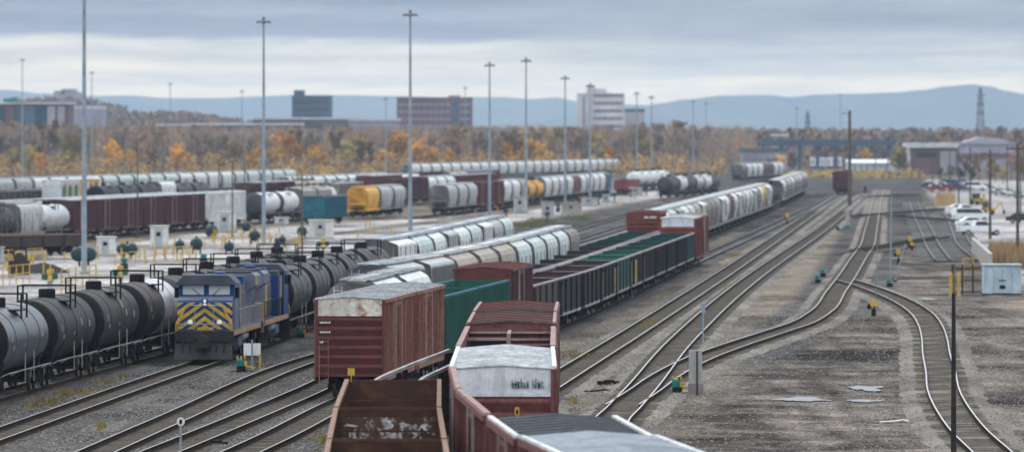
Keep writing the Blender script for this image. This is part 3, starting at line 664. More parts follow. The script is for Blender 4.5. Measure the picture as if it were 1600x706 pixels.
TEX_OK = True
def rails_mesh(tr, y0, y1, step, side, mb):
    prof = [(-.036, 0), (.036, 0), (.036, -.045), (.012, -.055), (.012, -.14), (.065, -.155), (.065, -.172), (-.065, -.172), (-.065, -.155), (-.012, -.14), (-.012, -.055), (-.036, -.045)]
    rows, y = [], y0
    while y < y1 + step * .5:
        yy = min(y, y1); d = (tr(yy + .5) - tr(yy - .5)); n = math.hypot(1, d); nx, ny = 1 / n, -d / n; x = tr(yy)
        rows.append([(x + nx * (side * .752 + p), yy + ny * (side * .752 + p), z) for p, z in prof]); y += step
    o = len(mb.v); k = len(prof)
    for r in rows: mb.v += r
    for i in range(len(rows) - 1):
        for j in range(k):
            q = (j + 1) % k; mb.f.append((o + i * k + j, o + i * k + q, o + (i + 1) * k + q, o + (i + 1) * k + j)); mb.m.append(0 if j == 0 else 1)
ZG = -.34
def track(key, y0, y1, label, shiny=True, ties=None, step=3.0, lift=0):
    tr = T[key]; b = MB(); prof = [(-2.1, ZG - .02), (-1.5, -.235), (1.5, -.235), (2.1, ZG - .02)]; rows = []; y = y0
    while y < y1 + step:
        d = tr(y + .5) - tr(y - .5); n = math.hypot(1, d)
        rows.append([(tr(y) + p / n, y - p * d / n, z + lift + .02 * math.sin(y * .7 + p)) for p, z in prof]); y += step
    for r in rows: b.v += r
    for i in range(len(rows) - 1):
        for j in range(3): b.f.append((i * 4 + j, i * 4 + j + 1, i * 4 + 5 + j, i * 4 + 4 + j)); b.m.append(0)
    R = b.build('railway_track', M['ballast'] if shiny else M['ballast_dark'])
    tag(R, label, 'track', None, 'structure')
    for s in (-1, 1):
        m = MB(); rails_mesh(tr, y0, y1, step, s, m); m.build('rail', [M['rail_top'] if shiny else M['rail_dull'], M['rail_side']], R)
    if ties:
        m = MB(); y = max(y0, ties[0]); rnd = random.Random(key)
        while y < min(y1, ties[1]):
            d = tr(y + .5) - tr(y - .5); n = math.hypot(1, d); c = Vector((tr(y), y, 0)); u = Vector((1 / n, -d / n, 0)) * (1.28 + rnd.uniform(-.05, .05)); off = Vector((rnd.uniform(-.05, .05), 0, 0)); zt = -.205 + rnd.uniform(-.02, .012)
            m.beam(c - u + off + Vector((0, 0, zt - .08)), c + u + off + Vector((0, 0, zt - .08)), .22, .16); y += .58
        o = m.build('sleepers', M['sleeper'], R); o['kind'] = 'stuff'
    return R
# ------------------------------------------------------------------ ground and ballast materials
def gravel(name, dark, light, sc=7.0, big=.05):
    m, t, b = nt(name); tc = N(t, 'ShaderNodeTexCoord').outputs['Object']
    v = N(t, 'ShaderNodeTexVoronoi', i_Scale=sc); t.links.new(tc, v.inputs['Vector'])
    h = N(t, 'ShaderNodeSeparateColor'); t.links.new(v.outputs['Color'], h.inputs[0])
    n = tnoise(t, tc, big, 6, .65); n2 = tnoise(t, tc, 1.1, 5, .7)
    c = mixc(t, h.outputs[0], dark, light)
    c = mixc(t, ramp(t, n2, [(.35, 0.0), (.7, .75)]), c, tuple(x * .55 for x in dark))
    c = mixc(t, ramp(t, n, [(.4, 0.0), (.65, .6)]), c, tuple(x * 1.25 for x in light))
    t.links.new(c, b.inputs['Base Color']); b.inputs['Roughness'].default_value = .95; b.inputs['Specular IOR Level'].default_value = 0
    bp = N(t, 'ShaderNodeBump', i_Strength=.7, i_Distance=.06); t.links.new(v.outputs['Distance'], bp.inputs['Height']); t.links.new(bp.outputs[0], b.inputs['Normal']); return m
M['ballast'] = gravel('ballast', (.075, .069, .062), (.22, .20, .178))
M['ballast_dark'] = gravel('ballast_dark', (.036, .035, .036), (.12, .116, .114))
M['stone'] = leafmat('stone', [(.10, .093, .085), (.22, .205, .185), (.34, .315, .28), (.17, .15, .13)])

def ground_material():
    m, t, b = nt('ground'); tc = N(t, 'ShaderNodeTexCoord').outputs['Object']
    a = N(t, 'ShaderNodeAttribute', attribute_name='zone'); sp = N(t, 'ShaderNodeSeparateColor'); t.links.new(a.outputs['Color'], sp.inputs[0])
    v = N(t, 'ShaderNodeTexVoronoi', i_Scale=4.6); t.links.new(tc, v.inputs['Vector']); vc = N(t, 'ShaderNodeSeparateColor'); t.links.new(v.outputs['Color'], vc.inputs[0])
    v2 = N(t, 'ShaderNodeTexVoronoi', i_Scale=12.0); t.links.new(tc, v2.inputs['Vector']); vd = N(t, 'ShaderNodeSeparateColor'); t.links.new(v2.outputs['Color'], vd.inputs[0])
    nf, nm, nl = tnoise(t, tc, 1.3, 6, .7), tnoise(t, tc, .16, 7, .68), tnoise(t, tc, .035, 6, .62)
    nlong = tnoise(t, tc, 1.0, 6, .66, (.5, .055, 1))
    sharp = lambda src, lo, hi: ramp(t, src, [(lo, 0.0), (hi, 1.0)])
    def edge(mask, w=.5):                                    # ragged border of a zone
        x = N(t, 'ShaderNodeMath', operation='MULTIPLY_ADD'); x.inputs[1].default_value = w; t.links.new(nm, x.inputs[0]); t.links.new(mask, x.inputs[2])
        return ramp(t, x.outputs[0], [(.5 + w * .5 - .10, 0.0), (.5 + w * .5 + .10, 1.0)])
    base = mixc(t, vc.outputs[0], (.085, .077, .068), (.26, .237, .205))
    base = mixc(t, sharp(nm, .42, .66), base, (.32, .275, .22)); base = mixc(t, sharp(nf, .5, .72), base, (.065, .058, .053))
    lfac = N(t, 'ShaderNodeMath', operation='MULTIPLY'); lfac.inputs[1].default_value = .55; t.links.new(sharp(nl, .45, .62), lfac.inputs[0])
    base = mixc(t, lfac.outputs[0], base, (.11, .10, .092))
    cind = mixc(t, vc.outputs[0], (.042, .042, .046), (.125, .122, .124)); cind = mixc(t, sharp(nm, .48, .7), cind, (.175, .165, .155)); cind = mixc(t, sharp(nf, .5, .75), cind, (.032, .032, .036))
    dirt = mixc(t, sharp(nlong, .38, .62), (.065, .059, .056), (.20, .182, .168)); dirt = mixc(t, sharp(nm, .47, .68), dirt, (.28, .25, .225))
    dirt = mixc(t, sharp(nl, .50, .60), dirt, (.042, .039, .040)); dirt = mixc(t, sharp(nf, .55, .78), dirt, (.10, .095, .09))
    pale = mixc(t, sharp(nm, .38, .66), (.34, .34, .345), (.52, .505, .49)); pale = mixc(t, sharp(nl, .48, .60), pale, (.25, .25, .265)); pale = mixc(t, sharp(nlong, .57, .70), pale, (.21, .205, .20)); pale = mixc(t, sharp(nf, .58, .74), pale, (.20, .19, .19))
    c = mixc(t, edge(sp.outputs[1], .8), base, cind); c = mixc(t, edge(sp.outputs[2], 1.0), c, dirt); c = mixc(t, edge(sp.outputs[0], .35), c, pale)
    st1 = tnoise(t, tc, .055, 7, .72, (1, .45, 1)); c = mixc(t, sharp(st1, .48, .57), c, (.56, .55, .545), 'MULTIPLY'); st2 = tnoise(t, tc, .45, 6, .75); c = mixc(t, sharp(st2, .50, .66), c, (.68, .67, .66), 'MULTIPLY')
    grit = N(t, 'ShaderNodeMath', operation='MULTIPLY'); t.links.new(vc.outputs[1], grit.inputs[0]); t.links.new(vd.outputs[0], grit.inputs[1]); c = mixc(t, .65, c, ramp(t, grit.outputs[0], [(0.0, .36), (.28, .92), (.7, 2.1)]), 'MULTIPLY')
    ruts = tnoise(t, tc, 1.0, 5, .6, (.75, .012, 1)); rf = N(t, 'ShaderNodeMath', operation='MULTIPLY'); rf.inputs[1].default_value = .8; t.links.new(sharp(ruts, .52, .60), rf.inputs[0]); rf2 = N(t, 'ShaderNodeMath', operation='MULTIPLY'); t.links.new(rf.outputs[0], rf2.inputs[0]); t.links.new(sp.outputs[2], rf2.inputs[1]); c = mixc(t, rf2.outputs[0], c, (.58, .57, .57), 'MULTIPLY')
    c = mixc(t, 1.0, c, (.95, .915, .89), 'MULTIPLY')
    t.links.new(c, b.inputs['Base Color']); b.inputs['Specular IOR Level'].default_value = 0
    rg = mixc(t, sp.outputs[0], (.95, .95, .95), (.6, .6, .6)); t.links.new(rg, b.inputs['Roughness'])
    bp = N(t, 'ShaderNodeBump', i_Strength=.6, i_Distance=.08); t.links.new(nf, bp.inputs['Height']); t.links.new(bp.outputs[0], b.inputs['Normal']); return m
M['ground'] = ground_material()

def inside(p, poly):
    c = False; n = len(poly); j = n - 1
    for i in range(n):
        if (poly[i][1] > p[1]) != (poly[j][1] > p[1]) and p[0] < (poly[j][0] - poly[i][0]) * (p[1] - poly[i][1]) / (poly[j][1] - poly[i][1]) + poly[i][0]: c = not c
        j = i
    return c
def sdist(p, poly):
    d = 1e9; n = len(poly)
    for i in range(n):
        a, b = poly[i - 1], poly[i]; vx, vy = b[0] - a[0], b[1] - a[1]; L2 = vx * vx + vy * vy
        t = max(0, min(1, ((p[0] - a[0]) * vx + (p[1] - a[1]) * vy) / L2)); d = min(d, math.hypot(p[0] - a[0] - t * vx, p[1] - a[1] - t * vy))
    return d if inside(p, poly) else -d
def gp(*pts): return [tuple(P(x, y, ZG)[:2]) for x, y in pts]
PALE = gp((-60, 500), (60, 462), (200, 445), (330, 432), (440, 436), (560, 398), (640, 374), (780, 350), (870, 336), (1020, 311), (1110, 297), (1060, 287), (960, 300), (740, 334), (640, 343), (480, 352), (300, 366), (110, 395), (-60, 425))
LOT = gp((1500, 372), (1545, 420), (1640, 470), (1700, 330), (1620, 283), (1440, 280), (1452, 305), (1474, 325))
DIRT = gp((1040, 720), (1090, 650), (1160, 590), (1260, 545), (1320, 505), (1372, 492), (1428, 512), (1436, 560), (1432, 610), (1452, 660), (1490, 720))
DIRT2 = gp((1410, 470), (1480, 475), (1545, 470), (1700, 560), (1700, 760), (1620, 720), (1560, 640), (1520, 560), (1505, 510), (1470, 485))
DIRT3 = gp((1420, 380), (1480, 372), (1540, 430), (1530, 465), (1440, 462), (1400, 440))
PALE2 = gp((790, 700), (800, 640))
CIND = gp((-120, 620), (120, 545), (260, 500), (440, 440), (660, 375), (870, 340), (1040, 312), (1200, 300), (1100, 345), (1060, 372), (900, 440), (760, 520), (690, 570), (560, 660), (500, 706), (420, 760), (-300, 780))
CIND2 = gp((1150, 532), (1236, 472), (1268, 430), (1305, 380), (1335, 330), (1340, 300), (1385, 290), (1450, 330), (1480, 372), (1420, 400), (1400, 470), (1330, 520), (1250, 560), (1150, 580))
ROAD = gp((640, 354), (520, 368), (430, 384), (430, 376), (560, 358), (760, 334), (960, 302), (960, 306), (780, 338))
def smooth(x, w): return max(0, min(1, .5 + x / (2 * w)))
def build_ground():
    ys = []; y = 120.0
    while y < 3000: ys.append(y); y *= 1.0085 if y < 900 else 1.02
    ys = [-3000, -400, 0, 60] + ys + [3600, 5000, 7500, 12500, 21500]
    us = [-1.2, -.5, -.2, -.13] + [-.1 + .2 * i / 180 for i in range(181)] + [.13, .2, .5, 1.2]
    vs, col = [], []
    for y in ys:
        k = max(y, 150)
        for u in us:
            x = u * k if y > 0 else u * 150 * (1 + abs(y) / 100); z = ZG
            if 120 <= y < 1200 and abs(u) < .1: z += .035 * mnoise.noise((x * .21, y * .05, 0)) + .02 * mnoise.noise((x * .9, y * .3, 3))
            if y > 1500: z = ZG + 0
            vs.append((x, y, z)); c = [0, 0, 0]
            if 120 <= y < 3000 and abs(u) <= .11:
                p = (x, y); w = 2.0 + y * .003
                c[0] = max(smooth(sdist(p, PALE), w), smooth(sdist(p, LOT), w)); c[0] = min(c[0], 1 - smooth(sdist(p, ROAD), 1))
                c[1] = max(smooth(sdist(p, CIND), 3.5), smooth(sdist(p, CIND2), 2.5))
                c[2] = max(smooth(sdist(p, DIRT), 5), smooth(sdist(p, DIRT2), 5), smooth(sdist(p, DIRT3), 5))
                if y > 1250: c[2] = 1
                if y > 900 and x > XD(1060, y) and x < XD(1440, y): c[1] = 1; c[2] = 0; c[0] = 0
            elif y >= 3000: c[2] = 1
            col.append((*c, 1))
    n = len(us); fs = [(i * n + j, i * n + j + 1, (i + 1) * n + j + 1, (i + 1) * n + j) for i in range(len(ys) - 1) for j in range(n - 1)]
    me = bpy.data.meshes.new('ground'); me.from_pydata(vs, [], fs); me.materials.append(M['ground'])
    at = me.color_attributes.new('zone', 'FLOAT_COLOR', 'POINT'); at.data.foreach_set('color', [x for c in col for x in c])
    o = bpy.data.objects.new('ground', me); COL.objects.link(o); tag(o, kind='structure')
build_ground()

# puddles: thin sheets of still water on the dirt
m_w, t_w, b_w = nt('puddle_water'); b_w.inputs['Base Color'].default_value = (.07, .066, .062, 1); b_w.inputs['Roughness'].default_value = .1; b_w.inputs['IOR'].default_value = 1.333
b_w.inputs['Specular IOR Level'].default_value = .42
def puddle(px0, px1, py0, py1, seed):
    a, b = P(px0, (py0 + py1) / 2, ZG), P(px1, (py0 + py1) / 2, ZG); n0, n1 = P(px0, py1, ZG), P(px0, py0, ZG)
    cx, cy, rx, ry = (a.x + b.x) / 2, a.y, (b.x - a.x) / 2, (n1.y - n0.y) / 2; vs = []
    for i in range(48):
        t = 2 * PI * i / 48; k = .66 + .55 * mnoise.noise((math.cos(t) * 1.6 + seed, math.sin(t) * 1.6, seed)) + .14 * mnoise.noise((math.cos(t) * 5, math.sin(t) * 5, seed))
        vs.append((cx + rx * k * math.cos(t), cy + ry * k * math.sin(t), 0))
    b_ = MB(); b_.add(vs, [tuple(range(48))]); o = b_.build('water', m_w); o.location = (0, 0, ZG + .06); tag(o, kind='structure')
for q in ((1196, 1312, 621, 629, 1), (1306, 1388, 624, 630, 2), (1312, 1396, 602, 613, 3), (1430, 1470, 466, 470, 6)): puddle(*q)

# ------------------------------------------------------------------ laying the tracks
track('T1', 200, 1250, 'track under the line of black tank cars on the left', False, (260, 420), 4)
track('T2', 200, 1250, 'track the blue locomotive stands on, its rails running out ahead', False, (255, 385), 3)
track('T3', 200, 1250, 'empty track between the blue locomotive and the brown boxcar, curving behind it', False, (240, 400), 3)
track('T4', 200, 1750, 'track reaching the brown boxcar from its left, under the pale hoppers behind', False, (230, 365), 3)
track('T5', 200, 1450, 'track under the brown boxcars and the long row of black gondolas', False, (225, 350), 3)
track('T6', 150, 330, 'short track under the rusty empty gondolas at the bottom', False, None, 3)
track('M1', 130, 1500, 'main track next to the black gondolas, running under the roofless red boxcars', True, (300, 1150), 3)
track('M2', 140, 1500, 'main track right of the other, splitting at the switch by the concrete post', True, (255, 1150), 3)
track('N1', 316, 1600, 'track branching right from the switch and bending up the yard', True, (316, 1100), 2, .006)
track('N2', 200, 592, 'curved track sweeping to the lower right past the dark steel post', True, (235, 592), 2, .012)
track('N3', 690, 1300, 'straight dull track ending by the yellow switch stand', False, None, 5)
track('N4', 690, 1200, 'straight dull track ending nearest the parking lot', False, None, 5)
for k, nm in (('B1', 'row of maroon boxcars across the pale yard'), ('B5', 'long mixed hopper row across the pale yard')):
    track(k, T[k].y[0], T[k].y[-1] + 60, f'track under the {nm}', False, None, 10)

# cross-over ladder between the far tracks
def ladder_track(p0, p1, label):
    a, b = P(*p0, -.1), P(*p1, -.1); d = (b - a).normalized(); u = Vector((-d.y, d.x, 0)); m = MB()
    for s in (-1, 1): m.beam(a + u * .75 * s + Vector((0, 0, .1)), b + u * .75 * s + Vector((0, 0, .1)), .08, .2)
    m.mat(1); v = [a + u * 2.2, a - u * 2.2, b - u * 2.2, b + u * 2.2]; m.add([(p.x, p.y, -.2) for p in v], [(0, 1, 2, 3)])
    tag(m.build('railway_track', [M['rail_side'], M['ballast_dark']]), label, 'track', None, 'structure')
ladder_track((1338, 393), (1474, 371), 'dark crossover track behind the yellow switch stands')
ladder_track((1335, 338), (1486, 327), 'dark crossover track farther back beyond the tall wooden pole')
ladder_track((1392, 338), (1500, 346), 'dark crossover track slanting towards the parked pickups')
ladder_track((1352, 308), (1430, 304), 'farthest dark crossover track in the yard throat')

# loose stones beside the near rails: past counting, one object
def stones():
    rnd = random.Random(3); b = MB(); tint = []
    base = [(1, 0, 0), (-.5, .87, 0), (-.5, -.87, 0), (0, 0, .9), (0, 0, -.6)]; fs = [(0, 1, 3), (1, 2, 3), (2, 0, 3), (1, 0, 4), (2, 1, 4), (0, 2, 4)]
    def put(x, y, z, r):
        a = rnd.uniform(0, 6.28); ca, sa = math.cos(a), math.sin(a); t = rnd.random(); k = [rnd.uniform(.7, 1.3) for _ in base]
        b.add([(x + (p[0] * ca - p[1] * sa) * r * q, y + (p[0] * sa + p[1] * ca) * r * q, z + p[2] * r * q * .8) for p, q in zip(base, k)], fs); tint.append(.15 + .6 * t)
    for key, y0, y1, n, w0, w1 in (('M1', 300, 480, 5200, 1.2, 3.8), ('M2', 262, 470, 7500, 1.2, 3.6), ('N1', 330, 520, 4600, 1.3, 3.6), ('N2', 245, 560, 9500, .3, 4.6), ('T5', 225, 330, 3600, .9, 2.4), ('T4', 230, 365, 3400, .9, 2.4), ('T3', 245, 400, 4600, .9, 3.6), ('T2', 255, 385, 5200, .9, 3.4), ('T1', 280, 380, 2200, 1.2, 3.4)):
        for _ in range(n):
            y = y0 + (y1 - y0) * rnd.random() ** 1.3; w = rnd.uniform(w0, w1) * rnd.choice((-1, 1))
            z = -.225 if abs(w) < 1.75 else -.235 - (abs(w) - 1.75) * .12
            put(T[key](y) + w, y, max(z, ZG + .01), rnd.choice((.022, .03, .035, .04, .05, .06)))
    for _ in range(16000):
        y = 258 + 240 * rnd.random() ** 1.4; x = rnd.uniform(XD(870, y), XD(1625, y))
        if min(abs(x - T[k](y)) for k in ('M1', 'M2', 'N2')) > 1.6: put(x, y, ZG + .02, rnd.choice((.02, .025, .03, .035, .045, .07)))
    o = b.build('gravel', M['stone']); tag(o, kind='stuff')
    at = o.data.attributes.new('tint', 'FLOAT', 'FACE'); at.data.foreach_set('value', [t for t in tint for _ in range(6)])
stones()
def weeds(spots, cols, label):
    rnd = random.Random(5); b = MB(); tint = []
    for px, py, rx, n in spots:
        for _ in range(n):
            p = P(px + rnd.gauss(0, rx), py + rnd.gauss(0, 2.0), ZG); h = rnd.uniform(.08, .32); a = rnd.uniform(0, 6.28); q = Vector((math.cos(a), math.sin(a), 0)) * .05; l = Vector((rnd.uniform(-.1, .1), rnd.uniform(-.1, .1), h))
            b.add([p - q, p + q, p + l], [(0, 1, 2)]); tint.append(rnd.random())
    o = b.build('ground_cover', leafmat('weed_' + label, cols)); tag(o, kind='stuff'); at = o.data.attributes.new('tint', 'FLOAT', 'FACE'); at.data.foreach_set('value', tint)
weeds([(75, 628, 16, 110), (100, 616, 12, 120), (55, 636, 10, 60), (165, 598, 8, 70), (190, 590, 6, 50), (128, 612, 9, 60), (1018, 505, 12, 500), (1010, 512, 9, 300), (905, 560, 8, 400), (1150, 400, 10, 400), (1130, 450, 8, 200), (508, 690, 8, 300), (158, 668, 3, 120), (840, 590, 4, 80), (897, 628, 3, 60)], [(.30, .22, .05), (.22, .17, .06), (.14, .13, .05)], 'dry')
weeds([(830, 352, 22, 2600), (905, 341, 12, 900), (845, 345, 12, 900)], [(.07, .11, .03), (.12, .14, .05), (.18, .15, .07)], 'green')
# ------------------------------------------------------------------ the trains
PROTO = {}
mk('chalk', (.55, .53, .56), dirt=(.10, .06, .045), dirt_amt=.9, scale=3, streak=.3)
mk('teal_dark', (.012, .075, .085), dirt=(.05, .06, .06))
def proto(k, r): PROTO[k] = r
proto('box', boxcar(band='band_white'))
proto('boxplain', boxcar(band=None, body='oxide', side='oxide', roof='roof_red', door='maroon'))
proto('hop', hopper()); proto('hop2', hopper(bays=4, flat=True, hatch='roof_grey')); proto('rib', hopper(bays=1, posts=24, flat=True, body='grey_car', roof='roof_grey', hatch='grating'))
proto('tank', tankcar()); proto('tankring', tankcar(ring='tank_silver', shell='tank_brown')); proto('tanklong', tankcar(L=17.2))
proto('gon', gondola()); proto('gonmid', gondola(HT=3.15)); proto('gonhigh', gondola(L=19.8, HT=3.85, out='green', inn='green', rim='teal', belly=False, braces=3, nposts=20))
proto('gonrust', gondola(L=20.6, HT=3.9, out='rust_gond', inn='rust_gond', rim='rim_rust', floor='rust_floor', braces=1, belly=False, nposts=9))
proto('loco', locomotive())
FLIP = PI
def car(k, tr, D, L, label, cat, group=None, mats=None, flip=False, drop=()):
    c, rz, D1 = place(T[tr] if isinstance(tr, str) else tr, D, L); o = dup(PROTO[k], c, rz + (PI if flip else 0), label, group, mats, drop=drop)
    o['category'] = cat; return D1, o

TANK = lambda s, h='iron': {'tank_shell': [M[s], M[h]]}
HOP = lambda b, r='roof_white', w='grating': {'body': [M[b], M['hop_end']], 'hatch': M[r], 'roof_walkway': M[w], 'ladder': M[b]}
BOX = lambda b, s, r, d='door_tan', band=None: {'body': [M[b], M[s], M[band or s]], 'door': [M[s], M[d]], 'roof': M[r], 'ladder': M[s]}
GON = lambda o, i, rim='rim_grey', fl='load': {'body': [M[o], M[i], M['rim_grey'], M[fl]], 'top_rail': M[rim], 'cross_brace': M[rim], 'ladder': M[o]}

# T1: tank cars on the left
D = 300.0 - 9.3 + 9.3
seq = [('tank', TANK('tank_black'), 'black tank car cut off by the left edge of the picture'), ('tank', TANK('tank_blue', 'iron'), 'shiny blue-grey tank car at the left edge, nearest whole one of its line'),
       ('tank', TANK('tank_black'), 'matt black tank car between the shiny blue-grey one and the yellow-streaked one'), ('tank', TANK('tank_black'), 'black tank car with a yellow streak over its shell'),
       ('tankring', {}, 'brown tank car with a wide silver band, left of the front locomotive'), ('tank', TANK('tank_brown', 'tank_brown'), 'brown tank car half hidden behind the front locomotive cab'),
       ('tank', TANK('tank_grey'), 'grey tank car hidden behind the front locomotive but for its railing'), ('tank', TANK('tank_black'), 'black tank car behind the gap between the two locomotives'),
       ('tank', TANK('tank_grey'), 'grey tank car behind the rear locomotive cab'), ('tank', TANK('tank_black'), 'last black tank car of the left line, behind the grey tank cars')]
D = 299.6
yellow_streak = None
for k, m, lb in seq:
    D, o = car(k, 'T1', D, 18.75, lb, 'tank car', 'tank cars in the left line', m)
    if 'yellow streak' in lb: yellow_streak = o
st = MB(); st.lathe([(1.505, 1.0), (1.525, 1.01), (1.525, 1.16), (1.505, 1.17)], 14, 'y', (0, 0, 2.6), math.radians(20), math.radians(75)); st.build('paint_streak', M['yellow_pale'], yellow_streak)

# T2: two locomotives back to back, tank cars, hoppers
D, lo = car('loco', 'T2', 375, 20.3, 'front blue and grey locomotive with yellow chevrons on its nose', 'locomotive', 'blue locomotives')
D, lo2 = car('loco', 'T2', D, 20.3, 'second blue locomotive, facing away behind the chevron-nosed one', 'locomotive', 'blue locomotives', {'cab': [M['loco_blue']] * 3, 'hood': [M['loco_grey'], M['loco_blue'], M['loco_yellow'], M['loco_roof']]}, True)
for i in range(5):
    D, o = car('tank', 'T2', D + (.6 if i == 0 else 0), 18.5, f'{ORD[i]} dark grey tank car behind the blue locomotives', 'tank car', 'grey tank cars behind the locomotives', TANK(('tank_grey', 'tank_grey', 'tank_grey', 'tank_grey', 'tank_brown')[i]))
for i in range(9):
    D, o = car('hop' if i % 3 else 'hop2', 'T2', D, 17.2, f'{ORD[i]} white covered hopper behind the grey tank cars of the locomotive train', 'hopper car', 'white hoppers of the locomotive train', HOP(('white', 'pale_green', 'white', 'grey_car')[i % 4] if i < 8 else 'pale_green', 'roof_white' if i % 2 else 'roof_grey', 'roof_grey'))

# T3: hoppers
D = 410.0
for i in range(10):
    k, b = ('rib', 'grey_car') if i < 2 else ('hop', 'tan') if i < 5 else ('hop', 'pale_green') if i < 9 else ('hop', 'brown_grey')
    nm = {'grey_car': 'ribbed grey', 'tan': 'tan', 'pale_green': 'pale green-white', 'brown_grey': 'brown-grey'}[b]
    D, o = car(k, 'T3', D, 18.0, f'{nm} covered hopper, {ORD[i]} from the near end of the row behind the brown boxcars', 'hopper car', 'hoppers behind the brown boxcars', HOP(b, 'roof_grey' if i < 2 else 'roof_white', 'grating' if i in (1, 3, 5) else 'roof_grey'))

# T4: two pale hoppers, green gondolas, a boxcar, gondolas, boxcar, hoppers ...
D = 365.0
for i in range(2):
    D, o = car('hop' if i == 0 else 'hop', 'T4', D, 17.6, ('pale grey covered hopper peeping over the nearest brown boxcar', 'white-roofed covered hopper just behind the farther brown boxcar')[i], 'hopper car', None, HOP('white', 'roof_pale', 'roof_pale'))
D = 446.0
for i in range(12):
    c = ('brown_gond', 'brown_gond', 'brown_gond', 'brown_gond', 'brown_gond', 'brown_gond', 'brown_gond', 'green_dark', 'green_dark', 'green', 'green', 'teal_dark')[i]
    nm = {'brown_gond': 'dark maroon', 'green_bright': 'bright green', 'green_dark': 'blackish green', 'green': 'dark green', 'teal_dark': 'blue-green'}[c]
    D, o = car('gon', 'T4', D, 20.0, f'{nm} open gondola, {ORD[i]} in the row left of the black gondolas', 'gondola car', 'coloured gondolas left of the black ones', GON(c, c))
D, o = car('boxplain', 'T4', D, 16.6, 'red-brown boxcar with pale lettering behind the green gondolas', 'boxcar')
tx = MB()
for x0, x1 in ((.1, .3), (.34, .5), (.66, .86), (.9, 1.08), (1.12, 1.25)): tx.box(x0, x1, -7.75, -7.72, 4.02, 4.2)
tx.build('lettering', M['sign_white'], o)
for i in range(24):
    b = ('white', 'pale_green', 'grey_lilac', 'white', 'pale_green', 'tan', 'white', 'brown_grey', 'brown_grey', 'grey_lilac', 'white', 'white', 'maroon', 'white', 'white', 'grey_car', 'white', 'pale_green', 'white', 'brown_grey', 'white', 'orange', 'white', 'white')[i]
    nm = {'white': 'white', 'pale_green': 'pale green', 'grey_lilac': 'lilac-grey', 'tan': 'tan', 'brown_grey': 'brown-grey', 'maroon': 'maroon', 'grey_car': 'grey', 'orange': 'orange'}[b]
    D, o = car('hop2' if i % 4 == 2 else 'hop', 'T4', D, 17.4, f'{nm} covered hopper, {ORD[i]} of the long row past the red-brown boxcars', 'hopper car', 'long far hopper row', HOP(b, 'roof_white', 'roof_white'))
for i in range(3): D, o = car('tank', 'T4', D + (3 if i == 0 else 0), 18.3, f'{ORD[i]} black tank car at the far end of the long hopper row', 'tank car', 'far black tank cars', TANK('tank_black'))
D += 25
for i in range(16):
    D, o = car('hop', 'T4', D, 17.4, f'white covered hopper, {ORD[i]} beyond the far black tank cars', 'hopper car', 'farthest white hoppers by the throat', HOP(('white', 'white', 'maroon', 'white', 'brown_grey')[i % 5] if i else 'white', 'roof_white', 'roof_white'))

# T5: brown boxcars and the long row of black gondolas
D, b1 = car('box', 'T5', 322.8, 16.3, 'nearest brown boxcar with a white rust-stained band across its end', 'boxcar', 'brown boxcars', BOX('maroon', 'maroon_side', 'roof_pale', 'door_tan', 'band_white'))
D, b2 = car('box', 'T5', D, 16.3, 'second brown boxcar, coupled behind the white-banded one', 'boxcar', 'brown boxcars', BOX('maroon', 'maroon_side', 'roof_pale', 'door_tan', 'band_white'))
mk_ = MB()
for zz, n in ((3.42, 6), (2.98, 6), (2.52, 2)):
    for k in range(n): mk_.box(-1.38 + k * .085, -1.38 + k * .085 + .06, -7.76, -7.73, zz, zz + (.09 if k % 2 else .07))
mk_.build('lettering', M['sign_white'], b1)
for i in range(2):
    D, o = car('gonhigh', 'T5', D + (.4 if i == 0 else 0), 20.6, ('dark green ribbed gondola coupled behind the brown boxcars', 'second dark green ribbed gondola, before the maroon boxcar')[i], 'gondola car', 'green ribbed gondolas')
D, o = car('box', 'T5', D, 16.8, 'maroon boxcar between the green ribbed gondolas and the black gondolas', 'boxcar', None, BOX('maroon', 'maroon_dark', 'roof_red', 'rim_grey', 'maroon'))
D += .3
for i in range(11):
    D, o = car('gonmid', 'T5', D, 20.7, f'black open gondola{", maroon inside" if i < 4 else ", bright green inside" if i < 6 else ", dark green inside"}, {ORD[i]} of the long row beside the main tracks', 'gondola car', 'long row of black gondolas', GON(('brown_gond', 'black_gond', 'black_gond', 'green_dark')[0 if i == 0 else 3 if i in (4, 10) else 1], 'maroon_dark' if i < 4 else 'green_bright' if i < 6 else 'green' if i < 8 else 'teal_dark'))
    ys = {1: (-9.3,), 2: (-9.3,), 3: (-9.4, 7.4), 4: (-9.4,), 5: (-9.5, -3.4, -1.9), 6: (-9.4,)}.get(i, ())
    if ys:
        q = MB()
        for y in ys: q.box(1.60, 1.66, y - .12, y + .12, 1.1, 2.8)
        q.build('reflector_stripe', M['yellow_pale'], o)
D, o = car('box', 'T5', D + .5, 16.5, 'red boxcar with a white-topped end behind the last black gondola', 'boxcar', 'red boxcars at the end of the black gondolas', BOX('oxide_bright', 'oxide', 'roof_white', 'maroon', 'band_clean'))
D, o = car('box', 'T5', D, 16.5, 'red and cream boxcar, last car of the black gondola row', 'boxcar', 'red boxcars at the end of the black gondolas', BOX('oxide', 'oxide', 'tan', 'tan', 'tan'))

cp = MB(); arc = [(-7.0 + 3.2 * math.sin(a), 1.3 + 3.0 * math.cos(a)) for a in [k * PI / 14 for k in range(15)]]
for p, q in zip(arc, arc[1:]): cp.extr([(p[0], max(1.1, p[1])), (q[0], max(1.1, q[1])), (q[0] - .5, max(1.1, q[1] - .35)), (p[0] - .5, max(1.1, p[1] - .35))], 1.70, 1.715, 'x')
cp.build('painted_arc', M['tan'], o)
